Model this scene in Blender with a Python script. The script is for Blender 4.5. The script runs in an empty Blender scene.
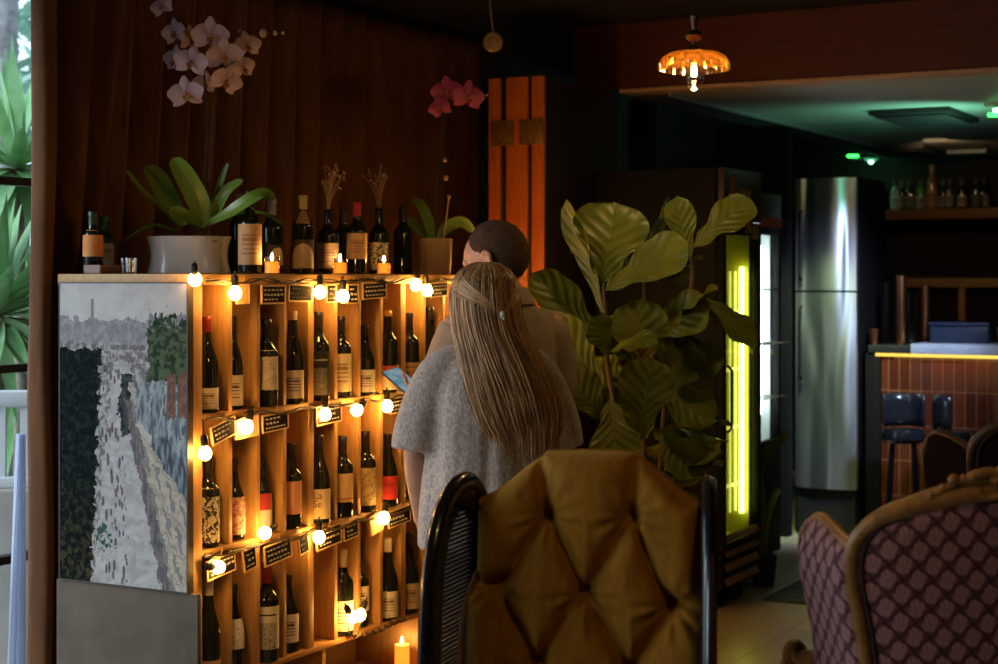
import bpy, bmesh, math, random
from mathutils import Vector, Matrix, Euler, noise
random.seed(7)
PI = math.pi
sc = bpy.context.scene
COL = sc.collection
R = math.radians
YAW = R(28.5)
SN, CS = math.sin(YAW), math.cos(YAW)
F, CX, HY, EYE = 1660.0, 499.0, 277.0, 1.5     # focal length in pixels of the 998 px frame, principal column, horizon row, eye height

# ---- measuring helpers: a pixel of the photograph turned into a place in the room
def PT(px, py, Z):
    x = (px - CX) / F * Z
    return Vector((CS * x - SN * Z, SN * x + CS * Z, EYE + (HY - py) / F * Z))
def onX(px, py, X):
    k = (px - CX) / F
    t = X / (CS * k - SN)
    return PT(px, py, t)
def onY(px, py, Y):
    k = (px - CX) / F
    t = Y / (SN * k + CS)
    return PT(px, py, t)

# ------------------------------------------------------------------ node helper
class S:
    def __init__(s, nt, k): s.nt, s.k = nt, k
    def _m(s, op, *a):
        n = s.nt.nodes.new('ShaderNodeMath'); n.operation = op
        for i, v in enumerate((s,) + a):
            if isinstance(v, S): s.nt.links.new(v.k, n.inputs[i])
            else: n.inputs[i].default_value = v
        return S(s.nt, n.outputs[0])
    def __add__(s, o): return s._m('ADD', o)
    def __sub__(s, o): return s._m('SUBTRACT', o)
    def __mul__(s, o): return s._m('MULTIPLY', o)
    def __truediv__(s, o): return s._m('DIVIDE', o)
    def pow(s, o): return s._m('POWER', o)
    def mn(s, o): return s._m('MINIMUM', o)
    def mx(s, o): return s._m('MAXIMUM', o)
    def lt(s, o): return s._m('LESS_THAN', o)
    def gt(s, o): return s._m('GREATER_THAN', o)
    def floor(s): return s._m('FLOOR')
    def fract(s): return s._m('FRACT')
    def abs(s): return s._m('ABSOLUTE')
    def sin(s): return s._m('SINE')
    def mod(s, o): return s._m('FLOORED_MODULO', o)
    def inv(s): return (s * -1.0) + 1.0
    def sm(s, a, b):
        n = s.nt.nodes.new('ShaderNodeMapRange'); n.interpolation_type = 'SMOOTHSTEP'
        s.nt.links.new(s.k, n.inputs[0]); n.inputs[1].default_value = a; n.inputs[2].default_value = b
        return S(s.nt, n.outputs[0])
def rgb(c): return (c[0], c[1], c[2], 1.0)
class NT:
    def __init__(s, name):
        m = bpy.data.materials.new(name); m.use_nodes = True
        s.m, s.nt = m, m.node_tree
        s.b = s.nt.nodes['Principled BSDF']; s.out = s.nt.nodes['Material Output']
    def new(s, t, **kw):
        n = s.nt.nodes.new(t)
        for k, v in kw.items(): setattr(n, k, v)
        return n
    def link(s, a, b): s.nt.links.new(a, b)
    def coord(s, kind='Object'):
        n = s.new('ShaderNodeTexCoord'); return n.outputs[kind]
    def xyz(s, sock):
        n = s.new('ShaderNodeSeparateXYZ'); s.link(sock, n.inputs[0])
        return [S(s.nt, n.outputs[i]) for i in range(3)]
    def comb(s, x, y, z):
        n = s.new('ShaderNodeCombineXYZ')
        for i, v in enumerate((x, y, z)):
            if isinstance(v, S): s.link(v.k, n.inputs[i])
            else: n.inputs[i].default_value = v
        return n.outputs[0]
    def map(s, sock, scale=(1, 1, 1), loc=(0, 0, 0)):
        n = s.new('ShaderNodeMapping'); s.link(sock, n.inputs[0])
        n.inputs['Scale'].default_value = scale; n.inputs['Location'].default_value = loc
        return n.outputs[0]
    def noise(s, sock, scale=5, detail=4, rough=.5, dist=0):
        n = s.new('ShaderNodeTexNoise'); s.link(sock, n.inputs['Vector'])
        n.inputs['Scale'].default_value = scale; n.inputs['Detail'].default_value = detail
        n.inputs['Roughness'].default_value = rough; n.inputs['Distortion'].default_value = dist
        return S(s.nt, n.outputs[0])
    def voro(s, sock, scale=5, feature='F1', out='Distance'):
        n = s.new('ShaderNodeTexVoronoi', feature=feature); s.link(sock, n.inputs['Vector'])
        n.inputs['Scale'].default_value = scale
        return S(s.nt, n.outputs[out])
    def mix(s, f, a, b):
        n = s.new('ShaderNodeMix', data_type='RGBA')
        if isinstance(f, S): s.link(f.k, n.inputs[0])
        else: n.inputs[0].default_value = f
        for i, v in ((6, a), (7, b)):
            if isinstance(v, tuple): n.inputs[i].default_value = rgb(v)
            else: s.link(v, n.inputs[i])
        return n.outputs[2]
    def color(s, sock): s.link(sock, s.b.inputs['Base Color'])
    def bump(s, h, strength=.3, dist=.01):
        n = s.new('ShaderNodeBump'); s.link(h.k, n.inputs['Height'])
        n.inputs['Strength'].default_value = strength; n.inputs['Distance'].default_value = dist
        s.link(n.outputs[0], s.b.inputs['Normal'])
    def set(s, **kw):
        for k, v in kw.items():
            i = s.b.inputs[k]
            i.default_value = v
        return s

MATS = {}
def M(name, c, rough=.5, metal=0.0, c2=None, ns=8, bump=0, bs=60, bd=.004, spec=.5, sheen=0, stretch=(1, 1, 1), lo=.35, hi=.65, coat=0, kind='Object', trans=0, sub=0):
    if name in MATS: return MATS[name]
    t = NT(name)
    t.set(**{'Base Color': rgb(c), 'Roughness': rough, 'Metallic': metal, 'Specular IOR Level': spec, 'Sheen Weight': sheen, 'Coat Weight': coat, 'Transmission Weight': trans})
    if sheen: t.set(**{'Sheen Roughness': .45})
    if c2 or bump:
        co = t.map(t.coord(kind), stretch)
    if c2:
        t.color(t.mix(t.noise(co, ns, 5, .6).sm(lo, hi), c, c2))
    if bump:
        t.bump(t.noise(co, bs, 4, .6), bump, bd)
    MATS[name] = t.m
    return t.m
def emat(name, c, strength):
    if name in MATS: return MATS[name]
    t = NT(name)
    t.set(**{'Base Color': rgb((0, 0, 0)), 'Emission Color': rgb(c), 'Emission Strength': strength, 'Specular IOR Level': 0})
    MATS[name] = t.m
    return t.m
def wood(name, c, c2, axis='z', rough=.55, scale=14, coat=0, kind='Object', bump=.15):
    if name in MATS: return MATS[name]
    t = NT(name)
    st = {'z': (6, 6, .5), 'y': (6, .5, 6), 'x': (.5, 6, 6)}[axis]
    co = t.map(t.coord(kind), st)
    n = t.noise(co, scale, 6, .6, .8)
    t.color(t.mix(n.sm(.3, .7), c, c2))
    t.set(**{'Roughness': rough, 'Coat Weight': coat, 'Coat Roughness': .2})
    t.bump(n, bump, .003)
    MATS[name] = t.m
    return t.m

# ------------------------------------------------------------------ mesh builder
def frame_of(d):
    d = Vector(d).normalized()
    a = Vector((0, 0, 1)) if abs(d.z) < .9 else Vector((1, 0, 0))
    x = a.cross(d).normalized(); y = d.cross(x)
    return x, y, d
class B:
    def __init__(s): s.v, s.f, s.mi, s.uv, s.cur = [], [], [], {}, 0
    def face(s, idx): s.f.append(tuple(idx)); s.mi.append(s.cur)
    def add(s, vs, fs, uvs=None, M4=None):
        o = len(s.v)
        for i, p in enumerate(vs):
            p = Vector(p)
            s.v.append(M4 @ p if M4 else p)
            if uvs: s.uv[o + i] = uvs[i]
        for f in fs: s.face([o + i for i in f])
        return s
    def box(s, c, size, rot=None, bev=0, seg=2):
        bm = bmesh.new(); bmesh.ops.create_cube(bm, size=1)
        for v in bm.verts: v.co = Vector((v.co.x * size[0], v.co.y * size[1], v.co.z * size[2]))
        if bev: bmesh.ops.bevel(bm, geom=bm.edges[:], offset=min(bev, .49 * min(size)), segments=seg, affect='EDGES', profile=.5)
        m = Matrix.Translation(Vector(c))
        if rot is not None: m = m @ (rot.to_4x4() if isinstance(rot, Matrix) else Euler(rot).to_matrix().to_4x4())
        bm.verts.index_update()
        s.add([v.co.copy() for v in bm.verts], [[v.index for v in f.verts] for f in bm.faces], None, m)
        bm.free(); return s
    def span(s, a, b, bev=0):
        return s.box([(a[i] + b[i]) / 2 for i in range(3)], [abs(b[i] - a[i]) for i in range(3)], None, bev)
    def rings(s, rs, closed=True, caps=True, uvs=None):
        o = len(s.v); n = len(rs[0])
        for i, r in enumerate(rs):
            for j, p in enumerate(r):
                s.v.append(Vector(p))
                if uvs: s.uv[o + i * n + j] = uvs(i, j)
        for i in range(len(rs) - 1):
            for j in range(n if closed else n - 1):
                k = (j + 1) % n
                s.face((o + i * n + j, o + i * n + k, o + (i + 1) * n + k, o + (i + 1) * n + j))
        if caps and closed:
            s.face([o + j for j in range(n)][::-1])
            s.face([o + (len(rs) - 1) * n + j for j in range(n)])
        return s
    def tube(s, pts, r, seg=8, caps=True, flat=1.0, up=None):
        pts = [Vector(p) for p in pts]; n = len(pts)
        rr = r if isinstance(r, (list, tuple)) else [r] * n
        tang = []
        for i in range(n):
            a = pts[max(i - 1, 0)]; b = pts[min(i + 1, n - 1)]
            t = (b - a)
            tang.append(t.normalized() if t.length > 1e-9 else Vector((0, 0, 1)))
        x, y, _ = frame_of(tang[0])
        if up is not None:
            x = Vector(up).cross(tang[0]).normalized()
        out = []
        for i in range(n):
            d = tang[i]
            x = (x - d * x.dot(d)); x = x.normalized() if x.length > 1e-6 else frame_of(d)[0]
            y = d.cross(x)
            out.append([pts[i] + (x * math.cos(2 * PI * j / seg) + y * (math.sin(2 * PI * j / seg) * flat)) * rr[i] for j in range(seg)])
        return s.rings(out, True, caps)
    def limb(s, pts, rr, seg=14):
        # a tube with round ends
        pts = [Vector(p) for p in pts]
        P, Q = [], []
        d0 = (pts[0] - pts[1]).normalized(); d1 = (pts[-1] - pts[-2]).normalized()
        for a in (.99, .8, .45): P.append(pts[0] + d0 * rr[0] * a); Q.append(rr[0] * math.sqrt(1 - a * a))
        P += pts; Q += list(rr)
        for a in (.45, .8, .99): P.append(pts[-1] + d1 * rr[-1] * a); Q.append(rr[-1] * math.sqrt(1 - a * a))
        return s.tube(P, Q, seg)
    def lathe(s, prof, c=(0, 0, 0), seg=24, a0=0, a1=2 * PI, uv=False, M4=None, mod=None):
        full = abs(a1 - a0 - 2 * PI) < 1e-6
        n = seg if full else seg + 1
        rs = []
        for i, (r, z) in enumerate(prof):
            ring = []
            for j in range(n):
                a = a0 + (a1 - a0) * j / seg
                q = r * (mod(a, i) if mod else 1)
                p = Vector((q * math.cos(a), q * math.sin(a), z)) 
                p = (M4 @ p if M4 else p) + Vector(c)
                ring.append(p)
            rs.append(ring)
        m = len(prof)
        return s.rings(rs, full, full, (lambda i, j: (j / seg, i / (m - 1))) if uv else None)
    def ell(s, c, r, seg=16, rg=10, M4=None):
        rs = []
        for i in range(rg + 1):
            a = -PI / 2 + PI * i / rg; a = max(-PI / 2 + .02, min(PI / 2 - .02, a))
            ring = []
            for j in range(seg):
                p = Vector((r[0] * math.cos(a) * math.cos(2 * PI * j / seg), r[1] * math.cos(a) * math.sin(2 * PI * j / seg), r[2] * math.sin(a)))
                ring.append((M4 @ p if M4 else p) + Vector(c))
            rs.append(ring)
        return s.rings(rs)
    def grid(s, fn, nu, nv, uv=True):
        o = len(s.v)
        for i in range(nu + 1):
            for j in range(nv + 1):
                s.v.append(Vector(fn(i / nu, j / nv)))
                if uv: s.uv[o + i * (nv + 1) + j] = (i / nu, j / nv)
        for i in range(nu):
            for j in range(nv):
                a = o + i * (nv + 1) + j
                s.face((a, a + nv + 1, a + nv + 2, a + 1))
        return s
    def prism(s, pts, fn, t0, t1):
        # pts: 2-D outline; fn(u, v, t) -> place
        n = len(pts)
        lo = [fn(p[0], p[1], t0) for p in pts]; hi = [fn(p[0], p[1], t1) for p in pts]
        return s.rings([lo, hi])
    def xform(s, M4):
        s.v = [M4 @ p for p in s.v]; return s
    def build(s, name, mats, parent=None, smooth=True, ang=40):
        me = bpy.data.meshes.new(name)
        me.from_pydata([tuple(p) for p in s.v], [], s.f)
        if s.uv:
            l = me.uv_layers.new(name='UVMap')
            for lp in me.loops:
                l.data[lp.index].uv = s.uv.get(lp.vertex_index, (0, 0))
        for m in (mats if isinstance(mats, (list, tuple)) else [mats]): me.materials.append(m)
        for p, i in zip(me.polygons, s.mi): p.material_index = i
        bm = bmesh.new(); bm.from_mesh(me)
        bmesh.ops.recalc_face_normals(bm, faces=bm.faces); bm.to_mesh(me); bm.free()
        if smooth:
            try:
                for p in me.polygons: p.use_smooth = True
                me.set_sharp_from_angle(angle=R(ang))
            except Exception: pass
        o = bpy.data.objects.new(name, me); COL.objects.link(o)
        if parent: o.parent = parent
        return o
def solidify(o, t, off=0):
    m = o.modifiers.new('t', 'SOLIDIFY'); m.thickness = t; m.offset = off
def tag(o, label, cat, group=None, kind=None):
    o['label'] = label; o['category'] = cat
    if group: o['group'] = group
    if kind: o['kind'] = kind
    return o
def thing(name, label, cat, loc=(0, 0, 0), rz=0, group=None):
    o = bpy.data.objects.new(name, None); o.empty_display_size = .1
    COL.objects.link(o); o.location = loc; o.rotation_euler = (0, 0, rz)
    return tag(o, label, cat, group)
def struct(name, b, m, smooth=False):
    o = b.build(name, m, None, smooth); o['kind'] = 'structure'; return o
def dup(root, loc, label, rz=None, group=None):
    r = root.copy(); COL.objects.link(r); r.location = loc; r['label'] = label
    if rz is not None: r.rotation_euler = (0, 0, rz)
    if group: r['group'] = group
    for ch in list(root.children):
        c = ch.copy(); COL.objects.link(c); c.parent = r
        for g in list(ch.children):
            d = g.copy(); COL.objects.link(d); d.parent = c
    return r
def remesh_object(o, voxel, smooth_it=4):
    m = o.modifiers.new('r', 'REMESH'); m.mode = 'VOXEL'; m.voxel_size = voxel
    s = o.modifiers.new('s', 'SMOOTH'); s.factor = .5; s.iterations = smooth_it
    dg = bpy.context.evaluated_depsgraph_get(); dg.update()
    me = bpy.data.meshes.new_from_object(o.evaluated_get(dg))
    old = o.data; mats = list(old.materials)
    o.modifiers.clear(); o.data = me; me.name = o.name
    me.materials.clear()
    for k in mats: me.materials.append(k)
    for p in me.polygons: p.use_smooth = True
    return o
def smoothstep(a, b, x):
    t = max(0, min(1, (x - a) / (b - a))); return t * t * (3 - 2 * t)
def catmull(pts, n=6):
    pts = [Vector(p) for p in pts]; out = []
    for i in range(len(pts) - 1):
        p0 = pts[max(i - 1, 0)]; p1 = pts[i]; p2 = pts[i + 1]; p3 = pts[min(i + 2, len(pts) - 1)]
        for k in range(n):
            t = k / n
            out.append(.5 * ((2 * p1) + (p2 - p0) * t + (2 * p0 - 5 * p1 + 4 * p2 - p3) * t * t + (3 * p1 - p0 - 3 * p2 + p3) * t ** 3))
    out.append(pts[-1]); return out

# ------------------------------------------------------------------ materials
pine = wood('pine', (.50, .285, .105), (.38, .20, .07), 'z')
pine_h = wood('pine_boards', (.50, .285, .105), (.37, .20, .07), 'y')
orange_wood = wood('orange_wood', (.72, .19, .040), (.56, .13, .026), 'z', .4, 10, .2)
beam_wood = wood('beam_wood', (.11, .020, .007), (.075, .013, .005), 'x', .6, 8)
black_lacquer = M('black_lacquer', (.012, .010, .010), .25, coat=.5)
black_metal = M('black_metal', (.005, .005, .0055), .6, .1, spec=.15)
black_plastic = M('black_plastic', (.012, .012, .012), .45)
brass = M('brass', (.55, .36, .13), .3, 1.0)
dark_wall = M('dark_wall', (.030, .022, .018), .9, c2=(.024, .017, .014), ns=3)
bottle_glass = M('bottle_glass', (.010, .012, .008), .08, spec=.6)
bottle_green = M('bottle_green', (.012, .035, .012), .08, spec=.6)
# ================================================================== the room
XW = -4.2
wallp = M('painted_wall', (.05, .035, .026), .9, c2=(.042, .028, .02), ns=4)
WINS = ((1.0, 4.62), (-2.0, -.4))  # out-of-view wall between these placed to keep sun off the tufted chair
b = B(); b.span((XW - .15, -2.2, 0), (XW, -2.0, 2.72)); b.span((XW - .15, -.4, 0), (XW, 1.0, 2.72)); b.span((XW - .15, 4.62, 0), (XW, 12.6, 2.72))
for a_, c_ in WINS: b.span((XW - .15, a_, 2.58), (XW, c_, 2.72)); b.span((XW - .15, a_, 0), (XW, c_, .04))
struct('wall_left', b, wallp)
b = B(); b.span((2.6, -2.2, 0), (2.75, 12.6, 2.72)); struct('wall_right', b, wallp)
b = B(); b.span((XW, -2.2, 0), (2.6, -2.05, 2.72)); struct('wall_rear', b, wallp)
b = B(); b.span((XW, 12.4, 0), (2.6, 12.55, 2.72)); struct('wall_back', b, dark_wall)
b = B(); b.span((XW - .15, -2.2, 2.72), (2.75, 12.6, 2.84)); struct('ceiling', b, M('dark_ceiling', (.018, .013, .011), .9))
# lower ceiling over the bar, reached behind the beam
b = B(); b.span((-3.3, 7.40, 2.39), (2.6, 12.4, 2.44))
struct('ceiling_bar', b, M('grey_ceiling', (.46, .48, .45), .6, c2=(.40, .42, .40), ns=2))
# soffit left of the bright line
b = B(); p0 = onY(668, 95, 7.42)
b.span((-3.3, 7.42, 2.372), (-3.10, 12.4, 2.3895)); struct('trim_4', b, M('soffit', (.03, .03, .03), .7))
b = B(); b.span((-3.10, 7.42, 2.368), (-3.088, 12.4, 2.3895), .002); struct('trim_3', b, M('alu_strip', (.6, .63, .68), .35, .8))
# red-brown beam with a pale edge strip
b = B(); b.span((-3.55, 7.30, 2.402), (2.6, 7.42, 2.72), .004); struct('trim_1', b, beam_wood)
b = B(); b.span((-3.30, 7.285, 2.384), (2.6, 7.42, 2.402), .003); struct('trim_2', b, M('beam_strip', (.55, .36, .27), .5))
# floor: pale planks
t = NT('floor_planks')
co = t.coord('Object'); x, y, z = t.xyz(co)
row = (x / .19).floor()
yy = y / 1.25 + (row * .37)
seam = ((x / .19).fract() - .5).abs().gt(.487).mx((yy.fract() - .5).abs().gt(.4965))
rnd = t.noise(t.comb(row * 3.7, yy.floor() * 5.3, 0), 1.0, 0)
gr = t.noise(t.map(co, (9, .8, 1)), 9, 5, .6, .6)
base = t.mix(gr.sm(.3, .7), (.56, .47, .33), (.44, .36, .24))
base = t.mix(rnd.sm(.3, .7), base, (.40, .33, .23))
t.color(t.mix(seam * .8, base, (.07, .05, .035)))
t.set(**{'Roughness': .30, 'Specular IOR Level': .5}); t.bump(seam.inv(), .3, .002)
b = B(); b.span((XW - .15, -2.2, -.06), (2.75, 12.6, 0)); struct('floor', b, t.m)

# window: black steel frame with glass panes
frame_m = M('steel_frame', (.014, .015, .018), .45)
t = NT('window_glass')
tr = t.new('ShaderNodeBsdfTransparent'); tr.inputs[0].default_value = (.93, .97, .98, 1)
gl = t.new('ShaderNodeBsdfGlossy'); gl.inputs['Roughness'].default_value = .02
fr = t.new('ShaderNodeFresnel'); fr.inputs[0].default_value = 1.45
ge = t.new('ShaderNodeNewGeometry'); fac = S(t.nt, fr.outputs[0]) * S(t.nt, ge.outputs['Backfacing']).inv()
mx = t.new('ShaderNodeMixShader'); t.link(fac.k, mx.inputs[0]); t.link(tr.outputs[0], mx.inputs[1]); t.link(gl.outputs[0], mx.inputs[2]); t.link(mx.outputs[0], t.out.inputs[0])
pane_m = t.m
for k, (a_, c_) in enumerate(WINS):
    b = B(); b.span((XW - .10, a_, .04), (XW - .05, a_ + .06, 2.58)); b.span((XW - .10, c_ - .06, .04), (XW - .05, c_, 2.58)); b.span((XW - .10, a_ + .06, 2.52), (XW - .05, c_ - .06, 2.58)); b.span((XW - .10, a_ + .06, .04), (XW - .05, c_ - .06, .10))
    ym = a_ + (c_ - a_) * .5; b.span((XW - .10, ym - .025, .1), (XW - .05, ym + .025, 2.52))
    for z in (.515, 1.18, 1.835):
        for y0, y1 in ((a_ + .06, ym - .025), (ym + .025, c_ - .06)): b.span((XW - .095, y0, z - .014), (XW - .055, y1, z + .014))
    w = b.build('window_%d' % (k + 1), frame_m, None, False); w['kind'] = 'structure'
    b = B(); b.span((XW - .077, a_ + .06, .1), (XW - .073, c_ - .06, 2.52)); b.build('pane', pane_m, w, False)

# ------------------------------------------------------------------ outdoors
grass = M('terrace_stone', (.42, .40, .38), .9, c2=(.33, .32, .31), ns=3)
b = B(); b.span((-16, -4, -.14), (XW - .15, 18, -.06)); o = b.build('terrace', grass, None, False); tag(o, 'pale stone terrace outside the window', 'terrace', kind='structure')
leaf_m = M('yucca_leaf', (.13, .32, .10), .5, c2=(.28, .46, .24), ns=4)
def blade(b, p, d, L, w, droop):
    d = Vector(d).normalized(); side = d.cross(Vector((0, 0, 1))).normalized()
    n = 6; P = []
    for i in range(n + 1):
        t_ = i / n
        c = Vector(p) + d * L * t_ + Vector((0, 0, -droop * L * t_ * t_))
        ww = w * (math.sin(PI * min(1, .25 + t_ * .75)) ** .8) * (1 - t_ ** 6) + .001
        P.append((c - side * ww + Vector((0, 0, ww * .25)), c, c + side * ww + Vector((0, 0, ww * .25))))
    b.rings(P, False, False)
def yucca(c, h, n, L, label, rz):
    th = thing('yucca', label, 'plant', (c[0], c[1], -.06), rz)
    b = B(); b.tube([(0, 0, 0), (.02, .01, h * .5), (0, 0, h)], [.035, .030, .028], 10); b.build('trunk', M('yucca_bark', (.22, .19, .16), .95, c2=(.13, .11, .09), ns=20), th)
    b = B(); rnd = random.Random(int(rz * 10) + n)
    for i in range(n):
        a = rnd.uniform(0, 2 * PI); e = rnd.uniform(-.9, 1.45)
        d = (math.cos(a) * math.cos(e), math.sin(a) * math.cos(e), math.sin(e))
        blade(b, Vector((0, 0, h - .05)) + Vector(d) * .03, d, L * rnd.uniform(.75, 1.1), .032, .12)
    o = b.build('foliage', leaf_m, th); return th
q = PT(17, 145, 7.6); yucca(q, q.z, 70, .62, 'spiky green yucca on a slim trunk outside the window', 0)
q = PT(-4, 290, 6.7); yucca(q, q.z, 90, .55, 'lower spiky yucca outside the window, under the tall one', 1.3)
q = PT(26, 330, 8.6); yucca(q, q.z, 100, .7, 'bushy yucca farther behind at the curtain edge', 2.3)
q = PT(6, 0, 9.2)
th = thing('palm_tree', 'grey palm trunk rising outside the window at the upper left', 'tree', (q.x, q.y, -.06))
b = B(); b.lathe([(.062 + .008 * (i % 2), i * .06) for i in range(75)], (0, 0, 0), 14); b.build('trunk', M('palm_bark', (.25, .24, .24), .95, c2=(.14, .13, .13), ns=14), th)
b = B()
for i in range(16): blade(b, (0, 0, 4.4), (math.cos(i * .8), math.sin(i * .8), .3 + .3 * (i % 3)), 1.0, .12, .5)
b.build('fronds', leaf_m, th)
hedge_m = M('hedge_leaf', (.34, .55, .42), .5, c2=(.60, .76, .70), ns=3)
th = thing('hedge', 'pale blue-green hedge behind the yuccas outside', 'hedge', PT(10, 0, 12.0) * 1.0)
th.location.z = -.06
b = B(); rnd = random.Random(3)
for i in range(7000):
    p = Vector((rnd.uniform(-2.2, 2.2), rnd.uniform(-.6, .6), rnd.uniform(.1, 4.6)))
    a, e = rnd.uniform(0, 6.28), rnd.uniform(-1, 1)
    d = Vector((math.cos(a) * math.cos(e), math.sin(a) * math.cos(e), math.sin(e))); x_, y_, _ = frame_of(d)
    L = rnd.uniform(.14, .28)
    b.add([p, p + d * L * .5 + x_ * L * .3, p + d * L, p + d * L * .5 - x_ * L * .3], [(0, 1, 2, 3)])
b.build('foliage', hedge_m, th, False)
th.rotation_euler = (0, 0, YAW)
# white railing and low wall
q = PT(12, 0, 6.15)
th = thing('terrace_railing', 'white slatted terrace railing seen through the window low down', 'railing', (q.x, q.y, -.06), YAW + .15)
white = M('white_paint', (.75, .77, .80), .5)
b = B(); b.span((-.75, -.03, 1.08), (.45, .03, 1.14), .01); b.span((-.75, -.025, .78), (.45, .025, .82), .008); b.build('rail', white, th)
b = B()
for i in range(13): b.span((-.73 + i * .095, -.012, .8), (-.69 + i * .095, .012, 1.1))
b.build('baluster', white, th, False)
b = B(); b.span((-.75, -.06, 0), (.45, .06, .78), .01); b.build('parapet', M('parapet', (.50, .46, .42), .8, c2=(.42, .39, .36), ns=5), th, False)

# ------------------------------------------------------------------ curtains
t = NT('curtain_velvet')
co = t.coord('Object'); n = t.noise(t.map(co, (3, 3, .6)), 6, 4, .6)
t.color(t.mix(n.sm(.3, .7), (.155, .062, .026), (.105, .042, .017)))
t.set(**{'Roughness': .85, 'Sheen Weight': .12, 'Sheen Roughness': .5, 'Sheen Tint': rgb((.8, .5, .3)), 'Specular IOR Level': .2})
t.bump(t.noise(t.map(co, (1, 1, 1)), 420, 2), .12, .002)
curtain_m = t.m
def curtain(name, label, X, ya, yb, amp, lam, seed, ztop=2.66, nu=None):
    # ya(z), yb(z): the two edges at height z
    nu = nu or int((yb(2.5) - ya(2.5)) / lam * 12) + 12
    folds = (yb(2.5) - ya(2.5)) / lam
    rnd = random.Random(seed); ph = rnd.uniform(0, 6)
    def fn(u, v):
        z = .015 + (ztop - .015) * v
        y = ya(z) + (yb(z) - ya(z)) * u
        k = u * folds * 2 * PI + ph + 1.3 * noise.noise(Vector((u * 4, v * .8, seed)))
        a = amp * (.75 + .35 * noise.noise(Vector((u * 7, v * 1.5, seed + 3))))
        x = X + a * (math.sin(k) + .28 * math.sin(2 * k + 1.0 + v)) + .02 * noise.noise(Vector((u * 5, v * 3, seed + 9)))
        y += .25 * lam * math.sin(2 * k) * .3
        return (x, y, z)
    b = B(); b.grid(fn, nu, 30)
    o = b.build(name, curtain_m, None, True, 180); solidify(o, .004)
    tag(o, label, 'curtain'); return o
PLAN = catmull([Vector(p) for p in ((-3.95, 4.04, 0), (-3.90, 4.0, 0), (-3.872, 3.980, 0), (-3.828, 3.985, 0), (-3.838, 4.02, 0), (-3.93, 4.05, 0), (-3.95, 4.085, 0), (-3.87, 4.10, 0), (-3.84, 4.13, 0), (-3.93, 4.17, 0), (-3.96, 4.20, 0), (-3.88, 4.235, 0), (-3.97, 4.28, 0), (-4.0, 4.30, 0))], 8)
def gathered(u, v):
    z = .015 + 2.645 * v
    k = u * (len(PLAN) - 1); i_ = min(len(PLAN) - 2, int(k)); p = PLAN[i_].lerp(PLAN[i_ + 1], k - i_)
    sp = 1 + .55 * max(0, z - 1.15)
    y = 3.965 + (p.y - 3.965) * sp + .012 * noise.noise(Vector((u * 4, z * 1.1, 2))) + .008 * math.sin(z * 2.2)
    x = p.x + .016 * noise.noise(Vector((u * 5, z * 1.3, 7)))
    return (min(x, -3.80), y, z)
b = B(); b.grid(gathered, 110, 34); o = b.build('curtain', curtain_m, None, True, 180); solidify(o, .004)
tag(o, 'brown velvet curtain gathered at the window edge, lit by daylight', 'curtain')
curtain('curtain', 'long dark brown pleated curtain behind the wine rack', -4.06, lambda z: 4.20 + .1 * max(0, z - 1.2), lambda z: 7.28, .055, .17, 11)
t = NT('sheer_cloth')
tl = t.new('ShaderNodeBsdfTranslucent'); tl.inputs[0].default_value = (.75, .80, .95, 1)
df = t.new('ShaderNodeBsdfDiffuse'); df.inputs[0].default_value = (.70, .76, .92, 1)
mx = t.new('ShaderNodeMixShader'); mx.inputs[0].default_value = .55
t.link(tl.outputs[0], mx.inputs[1]); t.link(df.outputs[0], mx.inputs[2]); t.link(mx.outputs[0], t.out.inputs[0])
def sheer(u, v):
    z = .02 + .95 * v
    y0 = 4.085 + .06 * v; y1 = 4.175
    y = y0 + (y1 - y0) * u
    return (-4.1 + .012 * math.sin(u * 20 + v), y, z)
b = B(); b.grid(sheer, 30, 14); o = b.build('sheer_curtain', t.m, None, True, 180); tag(o, 'pale blue sheer cloth hanging at the window beside the brown curtain', 'curtain')

b = B(); b.span((-3.55, 9.20, 0), (-3.10, 9.28, 2.39), .003); struct('trim_5', b, M('black_panel', (.006, .006, .006), .9, spec=.1))  # dark panel added to fill the gap left of the fridge
# ================================================================== wine rack
XF, Y0 = -3.25, 4.04
UD = [.03, .172, .318, .463, .614, .765, .912, .1058 * 10, 1.209, 1.36, 1.507, 1.655, 1.80]
ZR = [1.075, .655, .238]; ZT = [1.475, 1.057, .637]
rack = thing('wine_rack', 'tall golden pine wine rack with narrow slots holding one bottle each', 'wine rack', (-3.53, 4.9, 0))
def rk(name, b, m): 
    b.xform(Matrix.Translation((3.53, -4.9, 0))); return b.build(name, m, rack, True, 30)
b = B(); b.span((-3.79, 4.008, 1.475), (-3.235, 5.86, 1.51), .004); rk('top_board', b, pine_h)
b = B(); b.span((-3.775, 4.008, 0), (XF, 4.068, 1.475), .004); rk('side_panel', b, pine)
b = B(); b.span((-3.775, Y0 + 1.79, 0), (XF, Y0 + 1.82, 1.475), .004); rk('side_panel', b, pine)
b = B(); b.span((-3.56, 4.068, 0), (-3.54, 5.83, 1.475)); rk('back_panel', b, wood('pine_shaded', (.30, .16, .06), (.22, .115, .04), 'z'))  # shade inside the slots put into a darker back panel colour
for zr in ZR:
    b = B(); b.span((-3.54, 4.068, zr - .018), (XF - .001, 5.83, zr), .002); rk('shelf_board', b, pine_h)
for zr, zt in zip(ZR, ZT):
    for i, u in enumerate(UD[1:-1]):
        th_ = .034 if i in (3, 7) else .020
        b = B(); b.span((-3.54, Y0 + u - th_ / 2, zr), (XF - .004, Y0 + u + th_ / 2, zt), .002); rk('divider', b, pine)
for u in (.70, 1.335):
    b = B(); b.span((-3.54, Y0 + u - .012, 0), (XF - .01, Y0 + u + .012, ZR[2] - .018), .002); rk('divider', b, pine)
b = B(); b.span((-3.54, 4.068, 0), (XF - .004, 5.83, .02), .002); rk('base_board', b, pine_h)
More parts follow.
